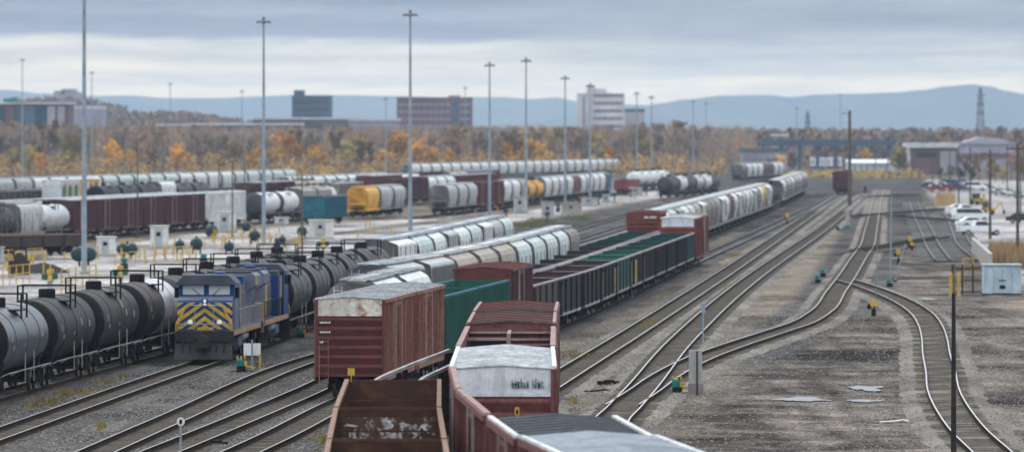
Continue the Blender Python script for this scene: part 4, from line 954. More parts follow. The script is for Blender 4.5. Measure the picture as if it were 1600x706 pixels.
# T6: rusty gondolas and the flat cars with steel beams
D = 165.2
for i in range(3):
    D, o = car('gonrust', 'T6', D, (21.6, 21.7, 24.6)[i], ('rusty empty gondola cut off by the bottom edge', 'rusty empty gondola with white-stained end wall inside', 'rusty empty gondola nearest the brown boxcar')[i], 'gondola car', 'rusty empty gondolas')
    if i == 1:
        q = MB(); q.box(-1.42, 1.42, 10.13, 10.18, 2.3, 3.72); q.build('stained_end_sheet', M['rust_floor'], o)
        rg_ = random.Random(9); q = MB()
        for k in range(34):
            gx = rg_.choice((rg_.uniform(-1.2, -.7), rg_.uniform(-.2, 1.2), rg_.uniform(.0, 1.15))); gz = rg_.uniform(2.9, 3.5); an = rg_.uniform(0, PI); ln = rg_.uniform(.06, .2); wd = rg_.uniform(.03, .09); c_, s_ = math.cos(an), math.sin(an)
            pts = [(gx + c_ * ln * a_ - s_ * wd * b_ * rg_.uniform(.5, 1.2), gz + s_ * ln * a_ + c_ * wd * b_ * rg_.uniform(.5, 1.2)) for a_, b_ in ((-1, -.3), (-.4, -1), (.5, -.8), (1, .1), (.5, .9), (-.5, .8))]
            y_ = 10.115 - k * .0004; q.extr(pts, y_ - .002, y_, 'y')
        q.build('white_graffiti', M['chalk'], o)
    if i == 2:
        o.scale = (1, 1.13, 1); q = MB(); q.box(-1.40, -1.37, 10.2, 10.23, 3.9, 4.12); q.box(-1.50, -1.27, 10.2, 10.23, 4.12, 4.36); q.build('yellow_tag', M['yellow'], o)
D = 235.5
fl = flatcar()
for i in range(2):
    c, rz, D = place(T['T6'], D, 23.6)
    o = dup(fl, c, rz, ('dark flat car carrying pale steel beams, beside the brown boxcar', 'dark flat car under the far ends of the pale steel beams')[i], 'flat cars with steel beams')
remove(fl)
for sx in (-.78, .78):
    m = MB(); pts = [(T['T6'](y) + sx, y) for y in [237 + 2.5 * k for k in range(19)]]
    for a, b in zip(pts, pts[1:]): m.beam((a[0], a[1] - .01, 3.44), (b[0], b[1] + .01, 3.44), .13, .12)
    tag(m.build('steel_beam', M['rail_beam'] if 'rail_beam' in M else M['rim_grey']), ('left' if sx < 0 else 'right') + ' one of two long pale steel beams lying on flat cars', 'beam', 'pale steel beams')

# M1: boxcars, some stripped of their roofs
def own(r, tr, D, L, label, cat='boxcar', group='red boxcars on the main track', flip=False):
    c, rz, D1 = place(T[tr], D, L); r.location = c; r.rotation_euler = (0, 0, rz + (PI if flip else 0)); tag(r, label, cat, group); return D1
D = own(boxcar(edge='roof_white', L=15.6, W=3.2, HT=4.82, body='red_wall', side='red_wall', roof='roof_grey', door='rim_pink'), 'M1', 151, 16.4, 'boxcar with a flat pale grey roof at the bottom edge')
D = own(boxcar(edge='roof_white', L=12.0, W=3.2, HT=4.76, body='red_wall', side='red_wall', roof='roof_black', seam='roof_band', door='rim_pink', endtop=4.0), 'M1', D + .5, 12.8, 'red boxcar with a blackened ribbed roof behind the grey-roofed one')
D = own(boxcar(L=17.2, W=3.2, body='red_wall', side='red_wall', HT=4.76, roofed=False, part='left', door='rim_grey', ribs=.9), 'M1', 182.2, 18.0, 'stripped boxcar, only its left wall left, behind the black-roofed one')
D = own(boxcar(L=18.8, W=3.2, body='red_wall', side='red_wall', HT=4.76, roofed=False, part='left', door='rim_grey', ribs=.9), 'M1', D, 19.6, 'stripped boxcar with one left wall, in front of the white-ended boxcar')
Q1 = boxcar(edge='band_clean', L=20.6, W=3.25, HT=4.7, body='red_wall', side='red_wall', roof='roof_white', band='band_clean', door='rim_pink', endtop=3.88)
D = own(Q1, 'M1', 220.4, 21.4, 'red boxcar with scrawled white end and pale weathered roof')
# scrawl on the white end and the yellow mark below it
sc = MB(); rnd = random.Random(11); x = .28
for k in range(11):
    w = rnd.uniform(.05, .09)
    if k not in (6,):
        sc.box(x, x + .022, -10.34, -10.322, 4.12, 4.12 + rnd.uniform(.18, .3)); sc.box(x, x + w, -10.339, -10.323, 4.2 + rnd.uniform(-.08, .08), 4.225 + rnd.uniform(-.05, .08)); sc.box(x + w - .02, x + w, -10.341, -10.324, 4.1, 4.1 + rnd.uniform(.08, .28))
    x += .093
sc.build('scrawled_lettering', M['window_dark'], Q1)
ym = MB(); ym.extr([(.37, 3.46), (.40, 3.53), (.50, 3.53), (.53, 3.46), (.53, 3.32), (.49, 3.24), (.41, 3.24), (.37, 3.32)], -10.49, -10.46, 'y'); ym.box(.43, .47, -10.49, -10.462, 3.06, 3.25); ym.build('yellow_mark', M['yellow'], Q1); ym = MB(); ym.extr([(.41, 3.44), (.49, 3.44), (.48, 3.31), (.42, 3.31)], -10.497, -10.491, 'y'); ym.build('dark_mark', M['iron'], Q1)
for s in (1,):
    q = MB(); q.box(1.64, 1.95, -10.2, -8.6, .5, 1.2); q.build('step', M['red_wall'], Q1)
Q2 = boxcar(L=24.2, W=3.3, HT=4.74, body='red_wall', side='red_wall', roofed=False, door='rim_pink')
q = MB()
q.mat(0).box(-1.58, 1.58, 11.6, 11.75, 3.5, 4.66); q.box(-1.58, 1.58, 6.0, 6.1, 1.1, 4.05); q.box(.02, 1.58, 6.0, 6.1, 4.05, 4.52)
q.mat(1)
for zz in (4.05, 4.30, 4.56): q.box(-1.56, 1.56, 11.45, 11.6, zz, zz + .07)
q.box(-1.58, -.05, 5.9, 6.15, 4.46, 4.56); q.box(.05, 1.58, 5.9, 6.0, 4.28, 4.33); q.box(.05, 1.58, 5.9, 6.0, 4.46, 4.54); q.box(-.1, .05, 5.85, 6.2, 1.1, 4.72); q.box(-.09, .04, 6.2, 11.6, 4.6, 4.7)
q.mat(2).box(-1.5, -.15, 6.1, 6.16, 4.05, 4.45); q.box(-1.58, -1.45, 5.9, 6.1, 3.9, 4.46)  # dark sheets, not glass: the shade of the open left half painted in
q.build('inner_bulkhead', [M['red_wall'], M['rim_pink'], M['window_dark']], Q2)
D = own(Q2, 'M1', D, 25.0, 'roofless red boxcar with its inner bulkheads showing')
D = own(boxcar(edge='rim_pink', seam='oxide', sstep=2.6, sw=.12, sh=.07, L=15.6, W=3.3, HT=4.78, body='red_wall', side='red_wall', roof='roof_dark', door='rim_pink'), 'M1', 269.6, 16.4, 'dark-roofed red boxcar behind the roofless one')
D = own(boxcar(edge='rim_pink', seam='oxide', sstep=2.6, sw=.12, sh=.07, L=15.2, W=3.3, HT=4.82, body='red_wall', side='red_wall', roof='roof_dark', door='rim_pink'), 'M1', D, 16.0, 'farthest dark-roofed red boxcar, next to the ribbed green gondola')
D = 1462
for i in range(4): D, o = car('boxplain', 'M1', D, 16.5, f'maroon boxcar, {ORD[i]} on the main track by the tall wooden pole', 'boxcar', 'maroon boxcars far up the main track', BOX('maroon_dark', 'maroon_dark', 'maroon', 'maroon'))

# ------------------------------------------------------------------ rows across the pale yard and behind it
def row(tr, D, items, where, group, gap=0.0):
    n = 0
    for k, m, nm, cat, L, cnt in items:
        for _ in range(cnt):
            D, o = car(k, tr, D, L, f'{nm}, {ORD[n % 25]} from the left {where}', cat, group, m); n += 1
    return D
row('B1', 752, [('tank', TANK('tank_black'), 'black tank car', 'tank car', 17.5, 2), ('hop', HOP('grey_car'), 'grey hopper', 'hopper car', 17.5, 1), ('tank', TANK('tank_silver', 'tank_silver'), 'dull silver tank car', 'tank car', 17.5, 1),
                ('box', BOX('maroon_dark', 'maroon_dark', 'roof_white', 'door_grey'), 'maroon boxcar with grey doors', 'boxcar', 17.2, 6), ('box', BOX('white', 'white', 'roof_white', 'white', 'white'), 'plain white boxcar', 'boxcar', 18.5, 2)], 'in the yard row by the cabinets', 'first row across the pale yard')
row('B18', 800, [('hop', HOP(b, 'roof_white', 'roof_white'), nm, 'hopper car', 17.4, c) for b, nm, c in (('tan', 'tan hopper', 2), ('white', 'white hopper', 3), ('grey_car', 'grey hopper', 3))], 'close behind the maroon boxcars', 'hoppers close behind the maroon boxcars')
row('B19', 1118, [('tank', TANK('tank_black'), 'black tank car', 'tank car', 18, 3), ('hop', HOP('white'), 'white hopper', 'hopper car', 17.4, 1), ('tank', TANK('tank_grey'), 'dark tank car', 'tank car', 18, 2)], 'below the far white hopper row', 'dark tanks below the white hopper row')
row('B20', 1330, [('boxplain', BOX('maroon', 'maroon', 'roof_white', 'maroon'), 'maroon boxcar', 'boxcar', 16.5, 3), ('hop', HOP('white', 'roof_white', 'roof_white'), 'white hopper', 'hopper car', 17.5, 2), ('tank', TANK('tank_black'), 'black tank car', 'tank car', 18, 3), ('hop2', HOP('tan'), 'tan hopper', 'hopper car', 17.5, 2), ('boxplain', BOX('oxide', 'oxide', 'roof_grey', 'maroon'), 'red-brown boxcar', 'boxcar', 16.5, 4)], 'in the mixed row right of the yellow hopper', 'mixed row right of the yellow hopper')
row('B21', 1195, [('gon', GON('brown_gond', 'brown_gond'), 'dark brown gondola', 'gondola car', 19.5, 4)], 'in the upper dark row', 'upper dark gondola row')
row('B2', 980, [('tank', TANK('tank_white', 'tank_grey'), 'white tank car', 'tank car', 19, 2), ('hop2', HOP('grey_lilac'), 'grey ribbed hopper', 'hopper car', 17.5, 2)], 'behind the dark reservoirs', 'white tank cars in the yard')
row('B3', 950, [('gonhigh', {'body': [M['teal']] * 4, 'top_rail': M['rim_grey']}, 'teal gondola', 'gondola car', 20, 1)], 'beside the yellow hopper', None)
row('B4', 1038, [('hop', {'body': [M['orange']] * 2, 'hatch': M['orange'], 'roof_walkway': M['orange'], 'ladder': M['orange']}, 'yellow-orange hopper', 'hopper car', 17.4, 1), ('hop', HOP('grey_car', 'roof_white', 'roof_white'), 'grey hopper', 'hopper car', 17.4, 2)], 'right of the teal gondola', 'yellow hopper row')
row('B5', 1082, [('hop', HOP('grey_car', 'roof_white', 'roof_white'), 'pale grey hopper', 'hopper car', 18, 3), ('boxplain', BOX('maroon', 'maroon', 'roof_red', 'rim_pink'), 'maroon boxcar', 'boxcar', 16.5, 3), ('hop', HOP('white'), 'white hopper', 'hopper car', 18, 2), ('hop', HOP('tan'), 'tan hopper', 'hopper car', 18, 1),
                 ('tank', TANK('orange', 'rust_gond'), 'orange tank car', 'tank car', 18, 2), ('hop', HOP('white', 'roof_white', 'roof_white'), 'white hopper', 'hopper car', 18, 4), ('hop', HOP('maroon'), 'maroon hopper', 'hopper car', 18, 1), ('hop', HOP('white', 'roof_white', 'roof_white'), 'white hopper', 'hopper car', 18, 4), ('hop2', HOP('teal'), 'blue-grey hopper', 'hopper car', 18, 1)], 'in the long row between the light masts', 'long mixed row in the middle of the yard')
row('B6', 1240, [('hop', HOP(b, 'roof_white', 'roof_white'), nm, 'hopper car', 17.5, c) for b, nm, c in (('grey_car', 'grey hopper', 2), ('white', 'white hopper', 4), ('pale_green', 'pale hopper', 5), ('white', 'white hopper', 4), ('pale_green', 'pale hopper', 5))], 'in the white row under the bare woods', 'white hopper row below the woods')
row('B7', 1152, [('gon', GON('brown_gond', 'brown_gond'), 'dark loaded gondola', 'gondola car', 19.5, 4)], 'at the left edge below the woods', 'dark gondolas at the left edge')
# the two painted cars
for i, (c1, c2, c3, lb) in enumerate((('band_clean', 'teal_unit', 'orange', 'white boxcar with teal graffiti at the left of the yard'), ('orange', 'car_blue', 'white', 'orange boxcar with blue panels at the left of the yard'))):
    tr = Track([(1150, -84.2), (1400, -54.2)]); cc, rz, _ = place(tr, 1198 + i * 19, 19)
    r = boxcar(L=18, HT=4.5, body=c1, side=c1, roof='roof_white', door=c1, ribs=3.0, ndoor=0); r.location = cc; r.rotation_euler = (0, 0, rz); tag(r, lb, 'boxcar', 'painted boxcars')
    g = MB()
    for k in range(3):
        a = -8 + k * 5.6 + i; g.mat(0).extr([(a, 1.6), (a + 3.0, 1.5), (a + 3.4, 3.2), (a + 1.8, 3.9), (a + .3, 3.3)], 1.665, 1.69, 'x'); g.mat(1).extr([(a + 3.5, 1.5), (a + 4.6, 1.4), (a + 4.9, 4.1), (a + 3.6, 4.0)], 1.665, 1.69, 'x')
    g.build('painted_panel', [M[c2], M[c3]], r)
row('B8', 1290, [('hop', HOP('white', 'roof_white', 'roof_white'), 'white hopper', 'hopper car', 17.6, 9)], 'behind the teal gondola', 'white hoppers behind the teal gondola')
row('B9', 1128, [('boxplain', BOX('maroon_dark', 'maroon_dark', 'roof_grey', 'maroon'), 'dark maroon boxcar', 'boxcar', 16.5, 3), ('hop2', HOP('tan', 'tan', 'tan'), 'tan-grey hopper', 'hopper car', 17.5, 2)], 'behind the white boxcars', 'maroon boxcars behind the white ones')
row('B10', 1226, [('boxplain', BOX('maroon_dark', 'maroon_dark', 'maroon', 'maroon'), 'maroon boxcar', 'boxcar', 16.5, 4), ('hop', HOP('white', 'roof_white', 'roof_white'), 'white hopper', 'hopper car', 17.5, 3), ('boxplain', BOX('maroon', 'maroon', 'roof_grey', 'maroon'), 'dark boxcar', 'boxcar', 16.5, 5)], 'in the row behind the yellow hopper', 'maroon row behind the yellow hopper')
row('B11', 1412, [('boxplain', BOX('maroon_dark', 'maroon_dark', 'maroon', 'maroon'), 'maroon boxcar', 'boxcar', 16.5, 11), ('gon', GON('green_dark', 'green_dark'), 'dark green gondola', 'gondola car', 20, 7)], 'in the dark row below the orange trees', 'dark row below the orange trees')
row('B12', 1892, [('hop', HOP('white', 'roof_white', 'roof_white'), 'white hopper', 'hopper car', 17.6, 24)], 'in the farthest white row, under the brick block', 'farthest white hopper row')
row('B13', 1568, [('tank', TANK('tank_white', 'tank_white'), 'silver-white tank car', 'tank car', 18.2, 4)], 'beyond the right end of the pale yard', 'silver tank cars beyond the pale yard')
row('B14', 1374, [('tank', TANK('tank_brown' if i == 0 else ('tank_silver', 'tank_white', 'tank_grey')[i % 3], 'tank_brown'), 'dark brown tank car' if i == 0 else 'silvery tank car', 'tank car', 17.8, 1) for i in range(6)], 'standing alone beside the long hopper row', 'silvery tank cars beside the long hopper row')
row('B15', 1892, [('hop', HOP(b, 'roof_white', 'roof_white'), nm + ' hopper', 'hopper car', 17.6, c) for b, nm, c in (('car_dark', 'blue', 1), ('white', 'white', 3), ('maroon', 'maroon', 2), ('white', 'white', 2))], 'in the row left of the white trailers', 'far hoppers left of the trailers')
row('B16', 1180, [('tank', TANK('tank_white', 'tank_white'), 'cream tank car', 'tank car', 18, 2)], 'between teal gondola and white hoppers', 'cream tank cars')
row('B17', 1062, [('tank', TANK('tank_white', 'tank_grey'), 'white round-ended tank car', 'tank car', 17.6, 3), ('boxplain', BOX('grey_lilac', 'brown_grey', 'roof_grey', 'tan'), 'grey-brown boxcar', 'boxcar', 16.5, 2)], 'behind the reservoirs and the white tanks', 'round white tanks behind')
D = 1470; tr = Track([(1440, 20.5), (1600, 33)])
for i in range(2): D, o = car('gon', tr, D - (0 if i else 0), 20, ('rust-red gondola', 'second rust-red gondola')[i] + ' at the right end of the middle row', 'gondola car', 'rust-red gondolas', GON('oxide_bright', 'oxide_bright', 'oxide'))
# old flat wagon in the left yard
for k in list(PROTO): remove(PROTO[k])
# ------------------------------------------------------------------ light masts and poles
def mast(px, top, base, label, r=.2, heads=8):
    g = P(px, base, ZG); h = ZD(top, g.y) - ZG; R = thing('light_mast', label, 'light mast', g, 0, 'light masts of the yard')
    b = MB(); b.lathe([(.42, 0), (.42, .25), (r * 1.25, .3), (r * .55, h - .5), (r * .5, h)], 12, 'z'); b.build('pole', M['galv'], R, smooth=True)
    c = MB(); c.lathe([(.36, h - .62), (.40, h - .6), (.40, h - .45), (.16, h - .35), (.16, h + .05), (0, h + .12)], 12, 'z')
    for k in range(heads): a = 2 * PI * k / heads; c.beam((0, 0, h - .5), (.62 * math.cos(a), .62 * math.sin(a), h - .45), .07, .07)
    c.build('ring', M['lamp_head'], R)
    for k in range(heads):
        a = 2 * PI * k / heads; d = MB(); x, y = .66 * math.cos(a), .66 * math.sin(a)
        d.lathe([(.0, .14), (.12, .12), (.24, -.10), (.22, -.13), (0, -.14)], 10, 'z', (x, y, h - .5 + .18 * (k % 2))); d.build('floodlight', M['galv'] if k % 2 else M['lamp_head'], R)
for a in ((35, 92, 277, 'light mast in front of the dark left building, leftmost of all'), (131.5, -150, 428, 'nearest light mast, so tall its head is out of frame'), (143.5, 112, 275, 'thin light mast just right of the nearest thick one'),
          (266, 130, 268, 'light mast over the white hopper row, before the wooded hill'), (378, 141, 268, 'short-looking far light mast left of the big mast'), (412, 28, 382, 'tall light mast rising behind the two blue locomotives'),
          (641, 17, 384, 'tallest light mast with its head in view, behind the white hoppers'), (603, 152, 276, 'far light mast between the blue block and the brick block'), (765, 98, 337, 'light mast right of the brick block, before the maroon boxcars'),
          (822, 91, 334, 'light mast in front of the orange tank car'), (883, 119, 318, 'light mast just left of the white tower'), (922, 131, 316, 'light mast in front of the white tower'),
          (995, 144, 292, 'light mast right of the white tower annex'), (1018, 150, 288, 'light mast beside the brown-ended tank car'), (1083, 157, 272, 'thin far light mast before the low part of the ridge'),
          (1103, 160, 266, 'thinnest far light mast, right of its twin'), (1313, 147, 262, 'far light mast by the tall wooden pole'), (1245, 168, 264, 'far light mast left of the lattice pylon'), (727, 136, 268, 'light mast head showing over the brick block')):
    mast(*a)
def pole(px, top, base, label, r=.15, arms=0, steel=False, zb=ZG, name='utility_pole', group='wooden poles'):
    g = P(px, base, zb); h = ZD(top, g.y) - zb; R = thing(name, label, 'pole', g, 0, group); b = MB(); b.lathe([(r * 1.15, 0), (r, h * .3), (r * .72, h)], 9, 'z'); b.build('shaft', M['loco_sooty'] if steel else M['wood'], R)
    for k in range(arms): c = MB(); c.box(-1.1, 1.1, -.07, .07, h - .6 - k * 1.0, h - .46 - k * 1.0); [c.lathe([(.05, 0), (.07, .1), (.03, .2)], 6, 'z', (x, 0, h - .46 - k)) for x in (-1, -.5, .5, 1)]; c.build('crossarm', M['wood'], R)
    return R, h
R, h = pole(1327.5, 173, 322, 'thick wooden pole with a small lamp arm beside the main tracks', .34)
c = MB(); c.tube([(0, 0, h - .6), (-1.0, 0, h - .4)], .06, 6); c.lathe([(0, .1), (.2, .05), (.24, -.15), (0, -.18)], 8, 'z', (-1.1, 0, h - .45)); c.build('lamp_arm', M['lamp_head'], R)
for k, (px, tp, bs, r, lb) in enumerate(((1590, 224, 413, .16, 'nearest wooden pole behind the blue-grey shed'), (1547, 234, 373, .17, 'wooden pole in front of the nearest white pickup'), (1516, 230, 328, .15, 'wooden pole by the white vans in the lot'), (1498, 228, 329, .13, 'wooden pole left of the parked vans'),
        (1484, 232, 314, .13, 'wooden pole by the reed bank, before the brown shed'), (1468, 236, 308, .12, 'wooden pole at the corner of the reed bank'), (1457, 240, 302, .12, 'small wooden pole at the far corner of the parking lot'), (1574, 232, 306, .14, 'wooden pole at the right car row'), (1594.5, 240, 345, .13, 'wooden pole close behind the nearest one'),
        (1368, 223, 276, .16, 'far wooden pole in front of the long white shed'), (1387, 224, 276, .14, 'far wooden pole at the right end of the white shed'), (1343, 226, 268, .13, 'far wooden pole at the left end of the white shed'))):
    pole(px, tp, bs, lb, r, 1 if k in (0, 1, 9) else 0)
for px, tp, bs, lb in ((215, 232, 372, 'thin dark pole in front of the maroon boxcars'), (342, 250, 356, 'thin dark pole at the right end of the white boxcars'), (363, 256, 372, 'thin dark pole beside the white cabinet'), (382, 256, 352, 'thin dark pole left of the big light mast'), (472, 272, 400, 'thin dark pole in front of the teal gondola')):
    pole(px, tp, bs, lb, .10, 1 if px == 472 else 0)
# the dark steel post at the lower right, with its base below the frame
R, h = pole(1490, 458, 722, 'dark steel post standing at the bottom right beside the curved track', .10, 0, True, ZG, 'steel_post', None)
c = MB(); c.box(-.12, .12, -.12, .12, 0, .06); c.build('base_plate', M['iron'], R)

# ------------------------------------------------------------------ yard furniture
def cabinet(px, wpx, top, base, label, mat='cabinet'):
    g = P(px, base, ZG); s = (base - VY) / (H - ZG); w = wpx / s / 2; h = (base - top) / s; R = thing('equipment_cabinet', label, 'cabinet', g, -.1, 'equipment cabinets on the pale yard')
    b = MB(); b.box(-w, w, -w * .7, w * .7, .25, h - .12); b.mat(1).box(-w - .1, w + .1, -w * .7 - .1, w * .7 + .1, 0, .25); b.build('body', [M[mat], M['concrete']], R)
    t = MB(); t.box(-w - .12, w + .12, -w * .7 - .12, w * .7 + .12, h - .12, h); t.build('roof', M[mat], R)
    d = MB(); d.box(-w * .45, w * .45, -w * .7 - .05, -w * .7 - .003, .35, h - .35); d.build('door', M['cabinet_grey'] if mat == 'cabinet' else M['concrete'], R)
    v = MB(); v.box(-.22, .22, -w * .7 - .09, -w * .7 - .052, h * .55, h * .72); v.build('vent', M['iron'], R)
for a in ((166, 27, 369, 401, 'white cabinet left of the dark twin reservoirs'), (249, 26, 352, 389, 'white cabinet in front of the last maroon boxcars'), (352, 32, 330, 364, 'white cabinet below the plain white boxcars'), (502, 36, 343, 374, 'white cabinet below the teal gondola'),
          (813, 20, 306, 334, 'grey cabinet right of the orange tank car mast', 'cabinet_grey'), (856, 19, 315, 343, 'pale cabinet left of the weedy patch', 'cabinet_grey'), (893, 30, 316, 337, 'wide tan cabinet on the far yard', 'tan'), (921, 24, 309, 322, 'low cabinet at the foot of the tower mast', 'cabinet_grey'), (951, 16, 281, 302, 'pale cabinet at the end of the middle hopper row', 'cabinet_grey'),
          (993, 20, 292, 306, 'grey cabinet at the foot of a mast right of the tower', 'cabinet_grey'), (757, 18, 310, 326, 'grey cabinet in front of the maroon boxcars', 'cabinet_grey'), (-4, 18, 385, 412, 'grey cabinet at the left edge of the yard', 'cabinet_grey'), (947, 10, 304, 316, 'small blue-grey cabinet on the far yard', 'shed_blue'), (440, 20, 339, 352, 'low white cabinet behind the dark reservoir', 'cabinet')):
    cabinet(*a)
def reservoir(px, rpx, py, base, label, twin=False):
    g = P(px, base, ZG); s = (base - VY) / (H - ZG); r = rpx / s; zc = (base - py) / s; R = thing('air_reservoir', label, 'tank', g, 0, 'dark air reservoirs on the pale yard')
    b = MB(); xs = (-r * .75, r * .75) if twin else (0,)
    for x in xs: b.lathe([(0, -1.3), (r * .5, -1.26), (r * .86, -1.08), (r, -.8), (r, .8), (r * .86, 1.08), (0, 1.3)], 18, 'y', (x, 0, zc))
    b.build('tank', M['reservoir'], R, smooth=True)
    l = MB(); l.box(-r * .7, -r * .5, -.7, .7, 0, zc - r * .5); l.box(r * .5, r * .7, -.7, .7, 0, zc - r * .5); l.tube([(0, 0, zc + r * .8), (0, 0, zc + r * 1.3)], .09, 6); l.build('stand', M['iron'], R)
for a in ((131, 11.5, 397, 415, 'dark double reservoir behind the nearest light mast', True), (199, 9.5, 389, 405, 'dark double reservoir between the two white cabinets', True), (281, 7.5, 382, 396, 'small dark reservoir right of the white cabinet'), (307, 10, 381, 396, 'dark reservoir left of the far white cabinet'), (358, 8, 385, 397, 'small dark reservoir alone before the locomotive'),
          (398, 9, 368, 381, 'dark reservoir at the foot of the tall mast'), (441, 6, 374, 386, 'small blue-black reservoir beside the thin pole'), (472, 8, 361, 372, 'dark reservoir below the teal gondola'), (331, 10, 361, 372, 'dark reservoir half hidden by the white cabinet'), (386, 8, 354, 364, 'dark reservoir behind the tall mast')):
    reservoir(*a)
rnd = random.Random(21)
bol = thing('bollard', 'tmp', 'bollard'); b = MB(); b.lathe([(.075, 0), (.075, 1.0), (.05, 1.06), (0, 1.08)], 8, 'z'); b.build('post', M['yellow'], bol); b = MB(); b.lathe([(.18, 0), (.18, .07), (0, .071)], 8, 'z'); b.build('base', M['concrete'], bol)
nb_ = 0
for x0, x1, y0, y1, n in ((0, 90, 408, 440, 14), (95, 180, 388, 412, 12), (180, 330, 384, 412, 26), (330, 420, 358, 392, 22), (420, 480, 364, 392, 12), (490, 620, 355, 372, 8), (700, 820, 330, 346, 6), (840, 1010, 296, 326, 14), (0, 60, 380, 420, 8)):
    for _ in range(n):
        px, py = rnd.uniform(x0, x1), rnd.uniform(y0, y1); g = P(px, py, ZG); nb_ += 1
        dup(bol, g, rnd.uniform(0, 3), 'yellow bollard guarding equipment on the pale yard', 'yellow bollards on the pale yard', None, (1, 1, rnd.uniform(.6, 1.3)))
remove(bol)
def railing(p0, p1, h, label, mat='yellow', n=6, group='yellow railings on the pale yard', panels=False):
    a, b_ = P(*p0, ZG), P(*p1, ZG); R = thing('guard_railing', label, 'railing', a, 0, group); d = b_ - a; m = MB()
    for z in (h, h * .55): m.beam((0, 0, z), d + Vector((0, 0, z)), .06, .07)
    m.build('rail', M[mat], R)
    for k in range(n): q = MB(); c = d * k / (n - 1); q.tube([c, c + Vector((0, 0, h + .02))], .05, 6); q.build('post', M[mat], R)
for a in (((96, 462), (150, 452), 2.0, 'big yellow railing behind the second black tank car'), ((-6, 448), (46, 442), 1.6, 'yellow railing behind the nearest tank cars'), ((0, 412), (66, 408), 1.3, 'yellow railing beside the black machine'), ((180, 416), (300, 402), 1.2, 'yellow railing along the small reservoirs', 'yellow', 9),
          ((320, 388), (420, 372), 1.2, 'yellow railing near the foot of the tall mast', 'yellow', 8), ((8, 394), (60, 390), 1.1, 'yellow railing below the old brown wagon'), ((1505, 447), (1537, 446), 2.3, 'yellow railing left of the blue-grey shed', 'yellow', 3, None)):
    railing(*a)
# old wagon and black machine in the left yard
r = gondola(L=15, HT=2.1, out='brown_gond', inn='brown_grey', rim='rim_rust', braces=0, belly=False); g = P(48, 400, 0); r.location = g; r.rotation_euler = (0, 0, -.55); tag(r, 'old brown low wagon below the silver tank car', 'wagon')
R = thing('pump_unit', 'black machine with pipes standing on the pale yard', 'machine', P(30, 434, ZG)); b = MB(); b.box(-.9, .9, -.6, .6, .25, 1.5); b.lathe([(.0, -.7), (.45, -.65), (.45, .65), (0, .7)], 12, 'y', (0, 0, 1.75)); b.build('body', M['load'], R); b = MB(); b.tube([(-.5, 0, 1.9), (-.5, 0, 2.5), (.6, 0, 2.5), (.6, 0, 1.2)], .1, 7); b.build('pipe', M['iron'], R)
R = thing('gravel_heap', 'dark heap of cinders beside the black machine', 'heap', P(66, 426, ZG)); b = MB(); b.lathe([(2.6, 0), (1.9, .35), (1.0, .75), (.3, .9), (0, .92)], 14, 'z'); b.build('pile', M['load'], R)
def valve(px, py, label):
    R = thing('valve_stand', label, 'valve', P(px, py, ZG), 0, 'green valve stands behind the tank cars'); s = MB(); s.lathe([(.4, 0), (.3, .4), (.25, 1.1), (.5, 1.2)], 10, 'z'); s.build('pedestal', M['cabinet_grey'], R); R.scale = (.75, .75, .8)
    for x, z, m in ((-.55, 1.7, 'teal_green'), (.5, 1.75, 'teal_green'), (.05, 1.5, 'yellow_pale'), (0, 2.1, 'yellow')):
        v = MB(); v.lathe([(0, -.34), (.3, -.3), (.34, 0), (.3, .3), (0, .34)], 10, 'z', (x, 0, z)); v.build('valve_body', M['green_valve'] if m == 'teal_green' else M[m], R)
mk('green_valve', (.02, .12, .07))
for a in ((78, 459, 'green and yellow valve stand above the second tank car'), (188, 452, 'dark green valve stand behind the silver-banded tank car'), (505, 402, 'yellow-green valve stand above the grey tank cars')): valve(*a)
for px, py, lb in ((318, 418, 'teal-topped trackside unit behind the front locomotive'), (194, 425, 'teal trackside unit by the light mast'), (433, 391, 'blue trackside unit by the thin pole'), (872, 331, 'dark trackside unit on the weedy patch'), (898, 330, 'dark green trackside unit right of the weeds'), (1352, 300, 'dark trackside unit in the yard throat')):
    R = thing('trackside_unit', lb, 'trackside unit', P(px, py, ZG)); b = MB(); b.box(-.35, .35, -.3, .3, 0, .8); b.build('body', M['dark_unit'], R); b = MB(); b.lathe([(.1, .8), (.3, .95), (.3, 1.25), (0, 1.35)], 8, 'z'); b.build('cap', M['teal_unit'] if 'teal' in lb else M['dark_unit'], R)
# white retarder cabinets and signs low on the far pale yard
for k, (px, py) in enumerate(((905, 327), (935, 320), (960, 316), (985, 309), (1010, 305), (1035, 302), (930, 312), (975, 300), (945, 307), (1000, 297), (855, 350), (790, 345), (1020, 296))):
    R = thing('marker_post', 'small dark marker post on the bright far end of the yard', 'post', P(px, py, ZG), 0, 'dark marker posts on the far yard'); b = MB(); b.box(-.14, .14, -.14, .14, 0, 1.2); b.build('post', M['wood'], R); b = MB(); b.box(-.35, .35, -.06, .06, 1.2, 1.7); b.build('plate', M['dark_unit'], R)

# ------------------------------------------------------------------ switch machines, signs, posts among the tracks
def switch_stand(px, py, label, yellow=True):
    R = thing('switch_stand', label, 'switch stand', P(px, py, ZG), 0, None); b = MB(); b.box(-.32, .32, -.3, .3, .05, .5); b.build('base', M['iron'], R)
    b = MB(); b.lathe([(.26, .5), (.26, .9), (.18, 1.02), (0, 1.05)], 12, 'z', (-.1, 0, 0)); b.build('motor', M['teal_unit'], R)
    if yellow:
        b = MB(); b.box(.2, .42, -.16, .16, .3, .86); b.beam((.3, 0, .5), (1.0, -.1, .35), .1, .12); b.build('lever', M['yellow'], R)
        for x in (-.28, 0, .26): b = MB(); b.lathe([(.07, 1.0), (.07, 1.18), (0, 1.22)], 8, 'z', (x, -.08, 0)); b.build('cap', M['yellow'], R)
    b = MB(); b.beam((-.9, 0, .12), (1.6, .1, .12), .1, .06); b.build('throw_rod', M['iron'], R)
    R.scale = (.72, .72, .72)
